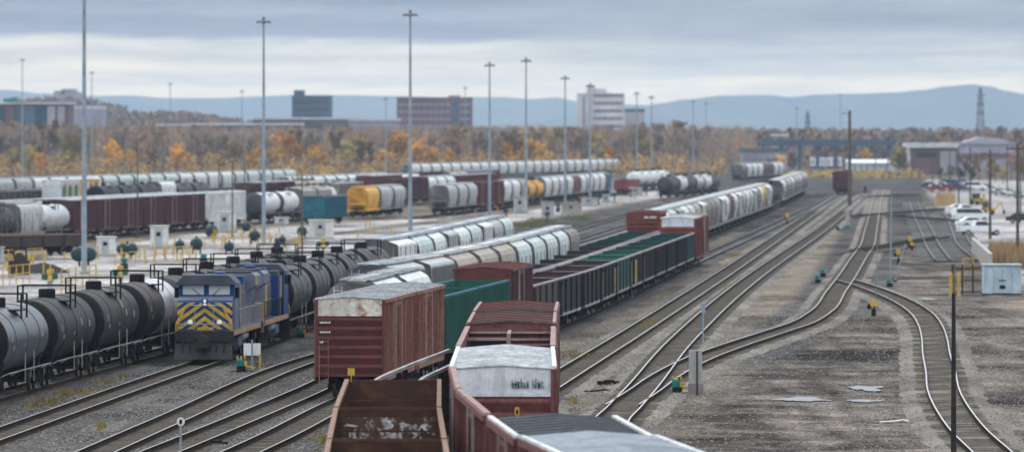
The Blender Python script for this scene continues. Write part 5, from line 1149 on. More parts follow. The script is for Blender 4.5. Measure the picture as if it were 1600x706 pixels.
for a in ((377, 582, 'teal and yellow switch stand in front of the blue locomotive'), (470, 530, 'teal and yellow switch stand hidden beside the brown boxcar'), (1058, 616, 'teal switch stand with yellow caps left of the concrete post'), (1390, 449, 'small teal switch stand beside the forked tracks', False), (1286, 433, 'small teal switch stand left of the track junction', False), (1309, 360, 'small teal switch stand near the thick wooden pole', False), (1278, 443, 'dark low switch stand left of the track junction', False)): switch_stand(*a)
R = thing('warning_sign', 'pale board on a post behind the yellow switch lever', 'sign', P(394, 578, ZG)); b = MB(); b.tube([(0, 0, 0), (0, 0, 1.6)], .05, 6); b.build('post', M['galv'], R)
for s in (-1, 1): b = MB(); b.box(s * .25 - .2, s * .25 + .2, -.08, -.04, .78, 1.42); b.build('board', M['sign_white'], R)
b = MB(); b.box(.36, .48, -.2, -.1, 0, .85); b.build('lever', M['yellow'], R)
R = thing('oval_sign', 'white oval sign with a black zero on a post at the bottom left', 'sign', P(282.5, 716, ZG)); b = MB(); b.tube([(0, 0, 0), (0, 0, 1.25)], .05, 6); b.build('post', M['galv'], R)
b = MB(); b.lathe([(0, -.08), (.17, -.08), (.17, -.04), (0, -.04)], 20, 'y', (0, 0, 1.42)); ob = b.build('board', M['sign_white'], R); ob.scale = (.9, 1, 1); b = MB(); b.lathe([(.07, 0), (.10, 0), (.10, .01), (.07, .01)], 18, 'y', (0, -.095, 1.42)); z_ = b.build('zero_mark', M['iron'], R); z_.scale = (.55, 1, 1)
R = thing('concrete_post', 'square grey concrete post beside the switch on the main track', 'post', P(1087, 617, ZG)); b = MB(); b.box(-.32, .3, -.22, .22, .55, 2.15); b.build('shaft', M['concrete'], R); b = MB(); b.box(-.36, .36, -.26, .26, 0, .55); b.build('base', M['brown_grey'], R); b = MB(); b.box(.03, .09, -.28, -.22, 0, 2.1); b.build('conduit', M['iron'], R)
R = thing('thin_post', 'thin grey marker post between the main tracks', 'post', P(1098.5, 542, ZG)); b = MB(); b.tube([(0, 0, 0), (0, 0, 2.6)], .045, 6); b.build('shaft', M['galv'], R); b = MB(); b.box(-.14, .14, -.06, -.02, 2.0, 2.5); b.build('plate', M['galv'], R)
def lamp_stand(px, py, h, label, mast_h=0):
    R = thing('switch_lamp', label, 'switch lamp', P(px, py, ZG)); b = MB(); b.box(-.2, .2, -.2, .2, 0, .6); b.tube([(0, 0, .5), (0, 0, h)], .06, 6); b.build('post', M['iron'], R); b = MB(); b.box(-.28, .28, -.25, .25, h * .62, h); b.build('lamp', M['yellow'], R); b = MB(); b.lathe([(0, -.05), (.22, -.04), (.22, .04), (0, .05)], 12, 'y', (-.4, 0, h * .6)); b.build('target', M['iron'], R)
    R.scale = (.75, .75, .85)
    if mast_h: b = MB(); b.tube([(.15, 0, 0), (.35, 0, mast_h)], [.05, .03], 6); b.build('mast', M['lattice'], R)
for a in ((1365, 494, 1.3, 'yellow and black switch lamp with a thin mast in the fork of the tracks', 6.2), (1404, 412, 1.7, 'yellow switch lamp nearest the forked tracks'), (1422, 388, 1.5, 'yellow switch lamp at the end of the dull track'), (1425, 391, 1.0, 'small yellow switch stand beside the other lamp'), (1230, 351, 1.9, 'yellow topped post near the far white hoppers')): lamp_stand(*a)
for px, py, h, lb in ((1391, 448, 7.4, 'thin blue-grey mast right of the forked tracks'), (1398, 440, 3.2, 'short slanted mast beside the thin blue-grey one')):
    R = thing('thin_mast', lb, 'mast', P(px, py, ZG)); b = MB(); b.tube([(0, 0, 0), (.1 if h > 5 else .9, 0, h)], .06, 6); b.build('shaft', M['galv'], R); b = MB(); b.box(-.2, .2, -.2, .2, 0, .12); b.build('base', M['iron'], R)
R = thing('relay_post', 'grey relay post at the foot of the thick wooden pole', 'post', P(1324, 358, ZG)); b = MB(); b.box(-.25, .25, -.25, .25, 0, 2.4); b.build('body', M['concrete'], R); b = MB(); b.box(-.3, .3, -.3, .3, 0, .5); b.build('base', M['teal_unit'], R)
for px, py, lb in ((335, 697, 'dark rail block lying between the rails at the bottom'), (950, 601, 'dark flat tie plate left of the switch'), (935, 613, 'bent dark rod left of the switch'), (1355, 436, 'dark rod lying by the forked tracks'), (978, 466, 'pale scrap lying beside the black gondolas'), (1400, 661, 'pale twisted rod on the dirt at the bottom right')):
    R = thing('scrap_piece', lb, 'scrap', P(px, py, ZG)); b = MB()
    if 'rod' in lb: b.tube([(-.7, 0, .06), (0, .1, .1), (.3, .3, .14), (.55, 0, .1)], .045, 6)
    else: b.box(-.55, .55, -.35, .35, .02, .2); b.box(-.2, .3, -.2, .2, .2, .26)
    b.build('body', M['sign_white'] if 'pale' in lb else M['iron'], R)
# fence, shed, wall, reeds by the parking lot
R = thing('equipment_shed', 'blue-grey metal shed with a cage lock at the right edge', 'shed', P(1565, 460, ZG)); s = (460 - VY) / (H - ZG); w = 29 / s; h = 46 / s
b = MB(); b.box(-w, w, -1.0, 1.4, .1, h); [b.box(x - .03, x + .03, -1.04, -1.0, .12, h) for x in (-w + .03, -w * .5, w * .5, w - .03)]; b.mat(1).box(-w - .05, w + .05, -1.1, 1.5, 0, .1); b.build('body', [M['shed_blue'], M['iron']], R)
b = MB(); b.box(-w - .08, w + .08, -1.12, 1.5, h, h + .09); b.build('roof', M['shed_blue'], R)
for x in (-w * .24, w * .24): b = MB(); b.box(x - w * .22, x + w * .22, -1.05, -1.003, .15, h - .15); b.build('door', M['shed_blue'], R)
b = MB(); b.box(-.22, .22, -1.12, -1.055, .5, .75); b.box(-.3, .3, -1.1, -1.055, 1.1, 1.16); b.build('lock_box', M['iron'], R)
R = thing('chain_fence', 'low chain fence left of the blue-grey shed', 'fence', P(1488, 459, ZG)); d = P(1536, 458, ZG) - P(1488, 459, ZG); b = MB()
for z in (.1, 1.0, 2.0): b.beam((0, 0, z), d + Vector((0, 0, z)), .05, .05)
for k in range(24): b.tube([d * k / 23, d * k / 23 + Vector((0, 0, 2.0))], .012, 4)
b.build('mesh_panel', M['iron'], R)
for k in range(4): b = MB(); b.tube([d * k / 3, d * k / 3 + Vector((0, 0, 2.3))], .06, 6); b.build('post', M['iron'], R)
for px in (1486, 1498): R = thing('yellow_post', f"yellow guard post {'left' if px == 1486 else 'right'} of the steel post's top", 'bollard', P(px, 463, ZG)); b = MB(); b.lathe([(.12, 0), (.12, 1.7), (.08, 1.8), (0, 1.82)], 8, 'z'); b.build('post', M['yellow'], R); b = MB(); b.lathe([(.2, 0), (.2, .1), (0, .1)], 8, 'z'); b.build('base', M['concrete'], R)
R = thing('gate_post', 'thin dark gate post between the two yellow guard posts', 'post', P(1491, 462, ZG)); b = MB(); b.tube([(0, 0, 0), (0, 0, 2.5)], .07, 6); b.build('post', M['wood'], R)
a, c = P(1520, 396, ZG), P(1548, 425, ZG); R = thing('barrier_wall', 'grey concrete barrier at the corner of the parking lot', 'wall', a); d = c - a; b = MB(); b.beam((0, 0, .8), d + Vector((0, 0, .8)), .3, 1.6); b.build('panel', M['concrete'], R); b = MB(); b.beam((0, 0, 1.64), d + Vector((0, 0, 1.64)), .38, .08); b.build('coping', M['concrete'], R)
def reeds(x0, x1, y0, y1, n, hh, label):
    rnd = random.Random(x0); b = MB(); tint = []; o0 = P((x0 + x1) / 2, (y0 + y1) / 2, ZG)
    for _ in range(n):
        p = P(rnd.uniform(x0, x1), rnd.uniform(y0, y1), ZG) - o0; a = rnd.uniform(0, 6.28); h = hh * rnd.uniform(.6, 1.1); q = Vector((math.cos(a), math.sin(a), 0)) * .05; l = Vector((rnd.gauss(0, .15), rnd.gauss(0, .15), h)); b.add([p - q, p + q, p + l], [(0, 1, 2)]); tint.append(rnd.random())
    o = b.build('reed_bank', leafmat('reeds', [(.20, .12, .06), (.38, .25, .13), (.46, .33, .20)])); o.location = o0; tag(o, label, 'reeds'); at = o.data.attributes.new('tint', 'FLOAT', 'FACE'); at.data.foreach_set('value', tint)
reeds(1546, 1640, 402, 420, 5200, 2.0, 'bank of dry brown reeds behind the blue-grey shed'); reeds(1462, 1492, 315, 322, 1200, 2.1, 'small bank of brown reeds at the far corner of the lot')

# ------------------------------------------------------------------ parked vehicles
def vehicle(kind='pickup', col='car_white'):
    R = thing({'pickup': 'pickup_truck', 'car': 'parked_car', 'van': 'parked_van'}[kind], 'tmp', {'pickup': 'pickup', 'car': 'car', 'van': 'van'}[kind]); w = .95
    L = {'pickup': 5.7, 'car': 4.6, 'van': 5.4}[kind]; y0 = -L / 2
    pr = {'pickup': [(0, .45), (0, .95), (.15, 1.08), (1.35, 1.18), (1.5, 1.2), (5.7, 1.22), (5.7, .5)], 'car': [(0, .4), (0, .75), (.15, .85), (1.2, .98), (4.0, 1.0), (4.5, .92), (4.6, .5), (4.55, .38)], 'van': [(0, .4), (0, 1.0), (.8, 1.25), (5.2, 1.3), (5.4, 1.2), (5.4, .4)]}[kind]
    cb = {'pickup': [(1.4, 1.18), (2.15, 1.85), (3.55, 1.88), (3.75, 1.2)], 'car': [(1.1, .96), (1.9, 1.45), (3.2, 1.46), (4.1, .98)], 'van': [(.75, 1.2), (1.6, 2.0), (5.2, 2.05), (5.35, 1.25)]}[kind]
    b = MB(); b.extr([(y0 + a, z) for a, z in pr], -w, w, 'x'); b.extr([(y0 + a, z) for a, z in cb], -w * .86, w * .86, 'x'); o = b.build('body', M[col], R)
    bv = o.modifiers.new('soft', 'BEVEL'); bv.width = .07; bv.segments = 2; bv.limit_method = 'ANGLE'
    if kind == 'pickup': b = MB(); b.box(-w + .12, w - .12, y0 + 3.9, y0 + 5.6, 1.2, 1.235); b.build('cargo_bed', M['iron'], R)
    for s in (-1, 1):
        b = MB(); zc0, zc1 = cb[0][1] + .08, cb[1][1] - .08; q = [(y0 + cb[0][0] + .3, zc0), (y0 + cb[1][0] + .12, zc1), (y0 + cb[2][0] - .1, zc1), (y0 + cb[3][0] - .18, zc0)]; b.extr(q, min(s * w * .862, s * w * .89), max(s * w * .862, s * w * .89), 'x'); b.build('side_window', M['car_glass'], R)
        b = MB(); b.box(s * .7 - .16, s * .7 + .16, y0 - .03, y0 + .02, pr[1][1] - .22, pr[1][1] - .04); b.build('headlight', M['sign_white'], R)
        b = MB(); b.box(s * .78 - .1, s * .78 + .1, y0 + L - .02, y0 + L + .03, .75, 1.0); b.build('tail_light', M['car_red'], R)
        for ya in (.95, L - 1.15):
            b = MB(); b.lathe([(.2, -.11), (.36, -.11), (.38, 0), (.36, .11), (.2, .11)], 16, 'x', (s * (w - .1), y0 + ya, .38)); wh = b.build('wheel', M['tyre'], R); b = MB(); b.lathe([(.0, s * .115), (.2, s * .115), (.21, s * .09)], 12, 'x', (s * (w - .1), y0 + ya, .38)); b.build('rim', M['wheel_rim'], wh)
    (ya, za), (yb, zb) = cb[0], cb[1]; b = MB(); t = .04
    b.add([(x, y0 + ya + (yb - ya) * k - .06, za + (zb - za) * k + .03) for k in (.15, .92) for x in (-w * .76, w * .76)] + [(x, y0 + ya + (yb - ya) * k - .02, za + (zb - za) * k) for k in (.15, .92) for x in (-w * .76, w * .76)], [(0, 1, 3, 2), (4, 6, 7, 5), (0, 4, 5, 1), (2, 3, 7, 6), (0, 2, 6, 4), (1, 5, 7, 3)]); b.build('windscreen', M['car_glass'], R)
    return R
VP = {k: vehicle(k) for k in ('pickup', 'car', 'van')}
def park(kind, px, py, rz, col, label, group):
    g = P(px, py, ZG); dup(VP[kind], (g.x, g.y, ZG + .01), rz, label, group, {'body': M[col]})
for a in (('pickup', 1531, 368, 1.75, 'car_white', 'nearest white pickup truck behind the concrete barrier'), ('car', 1520, 356, 1.8, 'car_white', 'white car right behind the nearest white pickup'), ('van', 1517, 347, 1.85, 'car_white', 'white van third in the left parking row'), ('pickup', 1507, 339, 1.85, 'car_white', 'white pickup fourth in the left parking row'), ('car', 1500, 333, 1.9, 'car_silver', 'silver car at the far end of the left parking row'), ('car', 1598, 349, 1.0, 'car_dark', 'dark car cut by the right edge of the lot')): park(*a, 'vehicles in the left parking row')
fr = [(1454, 294, 'car', 'car_dark', 'dark'), (1464, 299, 'car', 'car_red', 'red'), (1471, 297, 'pickup', 'car_white', 'white'), (1480, 298, 'car', 'car_red', 'red'), (1487, 293, 'van', 'car_blue', 'blue'), (1496, 298, 'car', 'car_dark', 'dark'), (1506, 298, 'car', 'car_silver', 'silver'), (1503, 292, 'van', 'car_silver', 'silver'), (1524, 298, 'van', 'car_white', 'white'), (1513, 296, 'car', 'car_dark', 'dark'), (1540, 297, 'car', 'car_dark', 'black')]
for i, (px, py, k, c, nm) in enumerate(fr): park(k, px, py, 1.4, c, f'{nm} {k}, {ORD[i]} in the far parking row', 'far parking row')
for i, (px, py, c, nm) in enumerate(((1560, 302, 'car_white', 'white'), (1566, 305, 'car_silver', 'silver'), (1572, 303, 'car_white', 'white'), (1581, 305, 'car_silver', 'silver'), (1588, 307, 'car_white', 'white'), (1596, 309, 'car_silver', 'silver'))): park('car', px, py, .5, c, f'{nm} car, {ORD[i]} of the right parking row', 'right parking row')
for k in VP.values(): remove(k)
def digger(px, py, label, rz=0):
    R = thing('backhoe_loader', label, 'digger', P(px, py, ZG), rz, 'yellow machines in the lot'); R.scale = (.75, .75, .75); b = MB(); b.box(-.9, .9, -1.6, 1.2, .7, 1.5); b.build('body', M['yellow'], R); b = MB(); b.box(-.75, .75, -.2, 1.1, 1.5, 2.7); b.build('cab', M['car_glass'], R); b = MB(); b.box(-.8, .8, -.25, 1.15, 2.7, 2.82); b.build('cab_roof', M['yellow'], R)
    b = MB(); b.beam((0, -1.5, 1.2), (0, -2.7, 2.6), .25, .3); b.beam((0, -2.7, 2.6), (0, -3.4, 1.0), .22, .25); b.build('arm', M['yellow'], R); b = MB(); b.extr([(-3.8, .3), (-3.1, .25), (-3.2, 1.0), (-3.6, 1.05)], -.5, .5, 'x'); b.build('bucket', M['iron'], R)
    for s in (-1, 1):
        for y, r in ((-1.0, .5), (.9, .7)): b = MB(); b.lathe([(.2, -.2), (r, -.18), (r, .18), (.2, .2)], 14, 'x', (s * .95, y, r)); b.build('wheel', M['tyre'], R)
for a in ((1527, 320, 'yellow digger with raised arm behind the parked vans', .6), (1543, 336, 'low yellow digger behind the nearest pickups', 1.5)): digger(*a)
# ------------------------------------------------------------------ buildings beyond the yard
def bld(name, px0, px1, top, D, label, wall, depth=22, rz=0, base=ZG):
    x0, x1 = XD(px0, D), XD(px1, D); h = ZD(top, D); R = thing(name, label, 'building', ((x0 + x1) / 2, D, base), rz)
    w = (x1 - x0) / 2; b = MB(); b.box(-w, w, 0, depth, 0, h - base); b.build('wall', M[wall], R); return R, w, h - base
def bands(R, w, h, z0, n, step, mat, x0=None, x1=None, y=-.12, hh=1.5, mull=0):
    for k in range(n):
        b = MB(); a, c = (-w + 1 if x0 is None else x0), (w - 1 if x1 is None else x1); z = z0 + k * step
        b.box(a, c, y, y + .1, z, z + hh); o = b.build('window_band', M[mat], R)
        if mull:
            q = MB(); nn = int((c - a) / mull)
            for i in range(1, nn): x = a + (c - a) * i / nn; q.box(x - .25, x + .25, y - .12, y - .003, z, z + hh)
            q.build('mullion', M['flat_roof'] if mat == 'window_dark' else M['brick_lilac'], o)
def roof(R, w, h, depth, mat='flat_roof', t=.7, ov=.4): b = MB(); b.box(-w - ov, w + ov, -ov, depth + ov, h, h + t); b.build('roof', M[mat], R)
D = 3400
R, w, h = bld('apartment_block', 456, 518, 151, D, 'dark blue apartment block with a stair tower on its left', 'block_blue', 18)
b = MB(); x0, x1 = XD(459, D) - XD(487, D), XD(475, D) - XD(487, D); b.box(x0, x1, 1, 15, h, ZD(140, D)); b.build('stair_tower', M['block_blue'], R); roof(R, w, h, 18, 'block_blue', .5, .2)
for k in range(8):
    for i in range(9):
        x = -w + 1.2 + i * (2 * w - 2.4) / 9; b = MB(); b.box(x, x + 1.15, -.12, -.02, 4 + k * 3.4, 5.6 + k * 3.4); b.build('window', M['window_dark'], R)
D = 3200
R, w, h = bld('office_block', 620, 738, 155, D, 'wide brick-coloured office block with long window bands', 'brick_lilac', 24); roof(R, w, h, 24, 'brick_lilac', .8, .1); bands(R, w, h, 3, 8, 3.3, 'window_lilac', None, w * .42, hh=1.2, mull=2.4)
b = MB(); b.box(w * .42 + .4, w * .62, -.3, -.02, 0, h); b.build('dark_glass_strip', M['block_blue'], R); b = MB(); b.box(w * .36, w * .68, 4, 18, h + .8, ZD(148, D)); b.build('roof_plant', M['annex'], R); bands(R, w, h, 3, 8, 3.3, 'window_lilac', w * .66, w - 1, hh=1.2)
D = 3600
R, w, h = bld('tower_block', 902, 976, 148, D, 'white stepped tower block with rows of windows', 'tower_white', 22); b = MB(); X = lambda p: XD(p, D) - XD(939, D); b.box(X(917), X(948), 3, 18, h, ZD(138, D)); b.box(X(918), X(930), 2, 18, h, ZD(132, D)); b.box(X(944), X(956), 4, 18, h, ZD(144, D)); b.build('upper_storeys', M['tower_white'], R); roof(R, w, h, 22, 'annex', .5, .1)
bands(R, w, h, 5, 8, 3.9, 'window_lilac', X(927), w - .8, hh=1.6, mull=3); b = MB(); b.box(X(910.5), X(913.5), -.25, -.02, 2, h - 1); b.build('stair_window', M['window_lilac'], R); b = MB(); b.box(X(919), X(925), -1.5, 0, 0, ZD(132, D)); b.build('lift_shaft', M['tower_white'], R)
R, w, h = bld('annex_building', 977, 1007, 175, 3650, 'grey annex standing right of the white tower', 'annex', 18); roof(R, w, h, 18, 'block_blue', 1.6, .2); bands(R, w, h, 6, 4, 3.6, 'window_lilac', hh=1.3)
D = 2750
R, w, h = bld('office_building', -30, 108, 163, D, 'dark flat-roofed building with a teal window strip at the left', 'brown_shed', 30); roof(R, w, h, 30, 'flat_roof', .7, .8); X = lambda p: XD(p, D) - XD(39, D)
for a, c, m in ((-28, 8, 'window_dark'), (22, 28, 'window_teal'), (55, 73, 'window_teal'), (74, 86, 'annex'), (31, 54, 'block_blue'), (90, 101, 'annex')): b = MB(); b.box(X(a), X(c), -.2, -.02, 4, h - .8); b.build('window_strip', M[m], R)
b = MB(); b.extr([(X(4), h + .7), (X(25), h + .7), (X(25), ZD(150, D)), (X(17), ZD(151.5, D)), (X(9), ZD(153, D)), (X(4), ZD(152, D))], 4, 8, 'y'); b.build('teal_roof_hood', M['teal_unit'], R)
R, w, h = bld('warehouse', 109, 160, 171, 2900, 'lilac-grey warehouse right of the dark flat-roofed building', 'lilac_shed', 25); roof(R, w, h, 25, 'flat_roof', 1.4, .2); bands(R, w, h, 6, 2, 5, 'annex', hh=2)
D = 4900
R, w, h = bld('hilltop_building', 82, 128, 148, D, 'square-towered building on the wooded hilltop at the left', 'annex', 20); b = MB(); X = lambda p: XD(p, D) - XD(105, D); b.box(X(84), X(100), 0.2, 20, h, ZD(141.5, D)); b.box(X(96), X(118), .2, 20, h, ZD(138.5, D)); b.box(X(118), X(126), .2, 16, h, ZD(143, D)); b.build('upper_storeys', M['annex'], R); bands(R, w, h, h - 8, 2, 4, 'window_lilac', hh=1.5)
for px0, px1, top, D, lb, wl, rf, n in ((300, 470, 196, 2900, 'long low building with pale terraces left of the blue block', 'brick_lilac', 'flat_roof', 2), (395, 560, 187, 3050, 'long flat parking deck in front of the blue block', 'dark_shed', 'flat_roof', 2), (545, 622, 189, 3000, 'low lilac building between the blue and the brick block', 'lilac_shed', 'flat_roof', 2), (245, 300, 197, 3100, 'low pale house group under the wooded hill', 'lilac_shed', 'flat_roof', 1), (738, 780, 199, 3300, 'low white-roofed hall right of the brick block', 'annex', 'roof_white', 1), (1035, 1080, 211, 3000, 'low grey hall behind the bare trees right of the tower', 'annex', 'roof_pale', 2), (1098, 1135, 209, 3000, 'low dark hall with a pale roof in the trees', 'dark_shed', 'roof_pale', 1), (1160, 1230, 236, 2500, 'low grey depot before the dark overpass', 'annex', 'dark_shed', 1), (1195, 1230, 213, 3200, 'pale gabled house among the far trees', 'lilac_shed', 'roof_white', 1)):
    R, w, h = bld('low_building', px0, px1, top, D, lb, wl, 26); roof(R, w, h, 26, rf, 1.0, .6); bands(R, w, h, max(1.2, h - 3.6 * n), n, 3.4, 'window_lilac' if wl != 'dark_shed' else 'window_dark', hh=1.4)
# right side: overpass, trailers, sheds
D = 2600; a, c = XD(1185, D), XD(1400, D); zt, zb = ZD(222, D), ZD(228, D); R = thing('road_bridge', 'long dark road bridge crossing behind the tall wooden pole', 'bridge', ((a + c) / 2, D, ZG)); w = (c - a) / 2
b = MB(); b.box(-w, w, 0, 10, zb - ZG, zt - ZG); b.build('deck', M['block_blue'], R); b = MB(); b.box(-w, w, -.2, 0, zt - ZG, zt - ZG + .9); b.build('parapet', M['block_blue'], R)
for k in range(8): b = MB(); x = -w + 2 + k * (2 * w - 4) / 7; b.box(x - .6, x + .6, 1, 9, 0, zb - ZG); b.build('pier', M['block_blue'], R)
def trailer(px0, px1, top, base, label):
    D = 11000 * (H - ZG) / (base - VY); x0, x1 = XD(px0, D), XD(px1, D); h = ZD(top, D) - ZG; R = thing('truck_trailer', label, 'trailer', ((x0 + x1) / 2, D, ZG), 0, 'white trailers'); w = (x1 - x0) / 2; b = MB(); b.box(-w, w, -1.25, 1.25, 1.1, h); b.build('box', M['car_white'], R)
    for x in (-w * .6, w * .6): b = MB(); b.lathe([(.2, -1.2), (.5, -1.2), (.5, 1.2), (.2, 1.2)], 12, 'y', (x, 0, .5)); b.build('wheel', M['tyre'], R)
    for k in range(3): b = MB(); b.box(-w + k * w * .66 + .3, -w + k * w * .66 + w * .5, -1.3, -1.252, 1.6, h - .6); b.build('panel', M['cabinet_grey'], R)
trailer(1266, 1289, 246, 264, 'white trailer left of the thick wooden pole'); trailer(1291, 1315, 246, 264, 'white trailer nearest the thick wooden pole')
D = 2300; R, w, h = bld('long_shed', 1325, 1398, 255, D, 'long low white shed behind the far wooden poles', 'white', 12); b = MB(); b.extr([(-.6, h), (6, h + 1.2), (12.6, h)], -w - .3, w + .3, 'x'); b.build('roof', M['band_clean'], R)
for k in range(6): b = MB(); x = -w + 1.5 + k * (2 * w - 3) / 6; b.box(x, x + 1.4, -.1, -.01, .2, h - .5); b.build('door', M['cabinet_grey'], R)
D = 2250; R, w, h = bld('brick_shed', 1424, 1496, 231, D, 'brown shed with a white roof edge right of the tracks', 'brown_shed', 40); b = MB(); b.box(-w - .6, w + .6, -.8, 41, h, h + 1.5); b.build('roof', M['roof_white'], R); b = MB(); b.extr([(-w - .9, 0), (-w - 1.8, h + 1.2), (-w - 1.0, h + 1.5), (-w - .1, 0)], -1, 0, 'y'); b.build('white_corner', M['roof_white'], R); b = MB(); b.box(w * .25, w - .6, -.2, -.01, .5, h - 1); b.build('grey_panel', M['annex'], R)
b = MB(); b.box(-w * .8, w * .1, -.16, -.01, h - 3, h - 1.5); b.build('window_band', M['window_dark'], R)
D = 2600; R, w, h = bld('dark_hall', 1480, 1585, 226, D, 'long grey hall behind the brown shed at the right', 'lilac_shed', 30); roof(R, w, h, 30, 'annex', .8, .5); b = MB(); b.extr([(-w * .5, h + .8), (0, h + 2.8), (w * .6, h + 2.2), (w * .9, h + .8)], 5, 25, 'y'); b.build('curved_roof', M['annex'], R); bands(R, w, h, 4, 1, 3, 'brown_shed', hh=2)
# lattice pylons
def pylon(px, top, base_y, D, hw, label):
    x = XD(px, D); h = ZD(top, D) - ZG; R = thing('lattice_pylon', label, 'pylon', (x, D, ZG), .35); w0 = hw * D / F; lv = [0, .25, .45, .6, .72, .82, .9, 1.0]; wd = lambda t: w0 * (1 - t) ** .8 * .85 + w0 * .16; m = MB()
    for i in range(len(lv) - 1):
        for sx in (-1, 1):
            for sy in (-1, 1):
                m.beam((sx * wd(lv[i]), sy * wd(lv[i]), lv[i] * h), (sx * wd(lv[i + 1]), sy * wd(lv[i + 1]), lv[i + 1] * h), .3, .3)
            for q in (-1, 1): m.beam((sx * wd(lv[i]), q * wd(lv[i]), lv[i] * h), (-sx * wd(lv[i + 1]), q * wd(lv[i + 1]), lv[i + 1] * h), .15, .15); m.beam((q * wd(lv[i]), sx * wd(lv[i]), lv[i] * h), (q * wd(lv[i + 1]), -sx * wd(lv[i + 1]), lv[i + 1] * h), .15, .15)
    m.build('tower', M['lattice'], R)
    for t in (.66, .78, .9): c = MB(); c.beam((-w0 * 1.0, 0, h * t), (w0 * 1.0, 0, h * t), .4, .5); c.build('crossarm', M['lattice'], R)
pylon(1532, 137, 200, 3300, 7, 'big lattice pylon on the skyline at the right'); pylon(1262, 174, 215, 3600, 5.5, 'smaller lattice pylon left of the tall wooden pole')

# ------------------------------------------------------------------ trees
LM = {'bare': leafmat('twigs_bare', [(.17, .135, .11), (.26, .205, .16), (.35, .27, .20)]), 'russet': leafmat('leaf_russet', [(.13, .09, .065), (.21, .13, .075), (.28, .17, .09)]), 'orange': leafmat('leaf_orange', [(.36, .19, .035), (.54, .28, .045), (.62, .36, .07)]), 'olive': leafmat('leaf_olive', [(.17, .14, .05), (.26, .20, .06), (.36, .25, .08)]), 'evergreen': leafmat('leaf_green', [(.02, .04, .02), (.04, .065, .03), (.07, .09, .04)])}
def make_tree(kind, seed, h=14, spread=3.6):
    rnd = random.Random(seed); R = thing('tree', 'tmp tree', 'tree'); t = MB(); bend = rnd.uniform(-.4, .4)
    t.tube([(0, 0, 0), (bend * .4, 0, h * .3), (bend, .2, h * .62), (bend * 1.3, .1, h * .93)], [.24, .19, .12, .03], 6); tips = []
    for k in range(11):
        z = h * (.22 + .6 * k / 11); a = rnd.uniform(0, 6.28); L = spread * rnd.uniform(.6, 1.1) * (1 - .35 * k / 11); p0 = Vector((bend * z / h, 0, z)); p1 = p0 + Vector((math.cos(a) * L * .55, math.sin(a) * L * .55, L * .5)); p2 = p0 + Vector((math.cos(a) * L, math.sin(a) * L, L * 1.15)); t.tube([p0, p1, p2], [.09, .055, .02], 4, False); tips += [p1, p2, (p1 + p2) / 2]
        for q in range(2): a2 = a + rnd.uniform(-.9, .9); p3 = p1 + Vector((math.cos(a2) * L * .4, math.sin(a2) * L * .4, L * .55)); t.tube([p1, p3], [.04, .015], 3, False); tips.append(p3)
    tips += [Vector((bend * 1.3, .1, h * .95)), Vector((bend, .2, h * .8))]; t.build('trunk', M['bark'], R)
    c = MB(); tint = []; leafy = kind not in ('bare',); keep = [p for p in tips if rnd.random() < (.85 if leafy else 1)]
    for p in keep:
        tone = rnd.random(); rr = spread * rnd.uniform(.22, .36)
        for _ in range(26 if leafy else 30):
            d = Vector((rnd.gauss(0, 1), rnd.gauss(0, 1), rnd.gauss(0, 1))); d = d.normalized() * rr * rnd.random() ** .45; q = p + d
            if leafy:
                s = rnd.uniform(.16, .36); u = Vector((rnd.gauss(0, 1), rnd.gauss(0, 1), rnd.gauss(0, 1))).normalized(); v = u.orthogonal().normalized(); c.add([q - u * s, q + v * s * .8, q + u * s, q - v * s * .8], [(0, 1, 2, 3)])
            else:
                u = (d.normalized() * .7 + Vector((0, 0, .9))).normalized(); s = rnd.uniform(.35, .8); v = u.orthogonal().normalized() * rnd.uniform(.03, .06); c.add([q - u * s - v, q - u * s + v, q + u * s], [(0, 1, 2)])
            tint.append(max(0, min(1, tone * .6 + rnd.random() * .4)))
    o = c.build('crown', LM[kind], R); at = o.data.attributes.new('tint', 'FLOAT', 'FACE'); at.data.foreach_set('value', tint); return R
TP = {'bare': [make_tree('bare', s, 15, 3.4) for s in (1, 2, 3, 4)], 'russet': [make_tree('russet', s, 13, 3.6) for s in (5, 6)], 'orange': [make_tree('orange', s, 12, 3.5) for s in (7, 8, 9)], 'olive': [make_tree('olive', s, 12, 3.6) for s in (10, 11)], 'evergreen': [make_tree('evergreen', s, 11, 3.0) for s in (12,)]}
NM = {'bare': 'bare grey-brown tree', 'russet': 'russet autumn tree', 'orange': 'orange autumn tree', 'olive': 'yellow-olive tree', 'evergreen': 'dark evergreen'}
rnd = random.Random(17); ntree = 0
def plant(kind, px, top, D, label=None, group=None):
    global ntree; p = rnd.choice(TP[kind]); h = (ZD(top, D) - ZG); s = h / {'bare': 15, 'russet': 13, 'orange': 12, 'olive': 12, 'evergreen': 11}[kind] / .98; w = s * rnd.uniform(1.0, 1.35); ntree += 1
    dup(p, (XD(px, D), D, ZG), rnd.uniform(0, 6.28), label or f'{NM[kind]} in the wood behind the railway yard', group or f'{NM[kind]}s in the wood', None, (w, w, s))
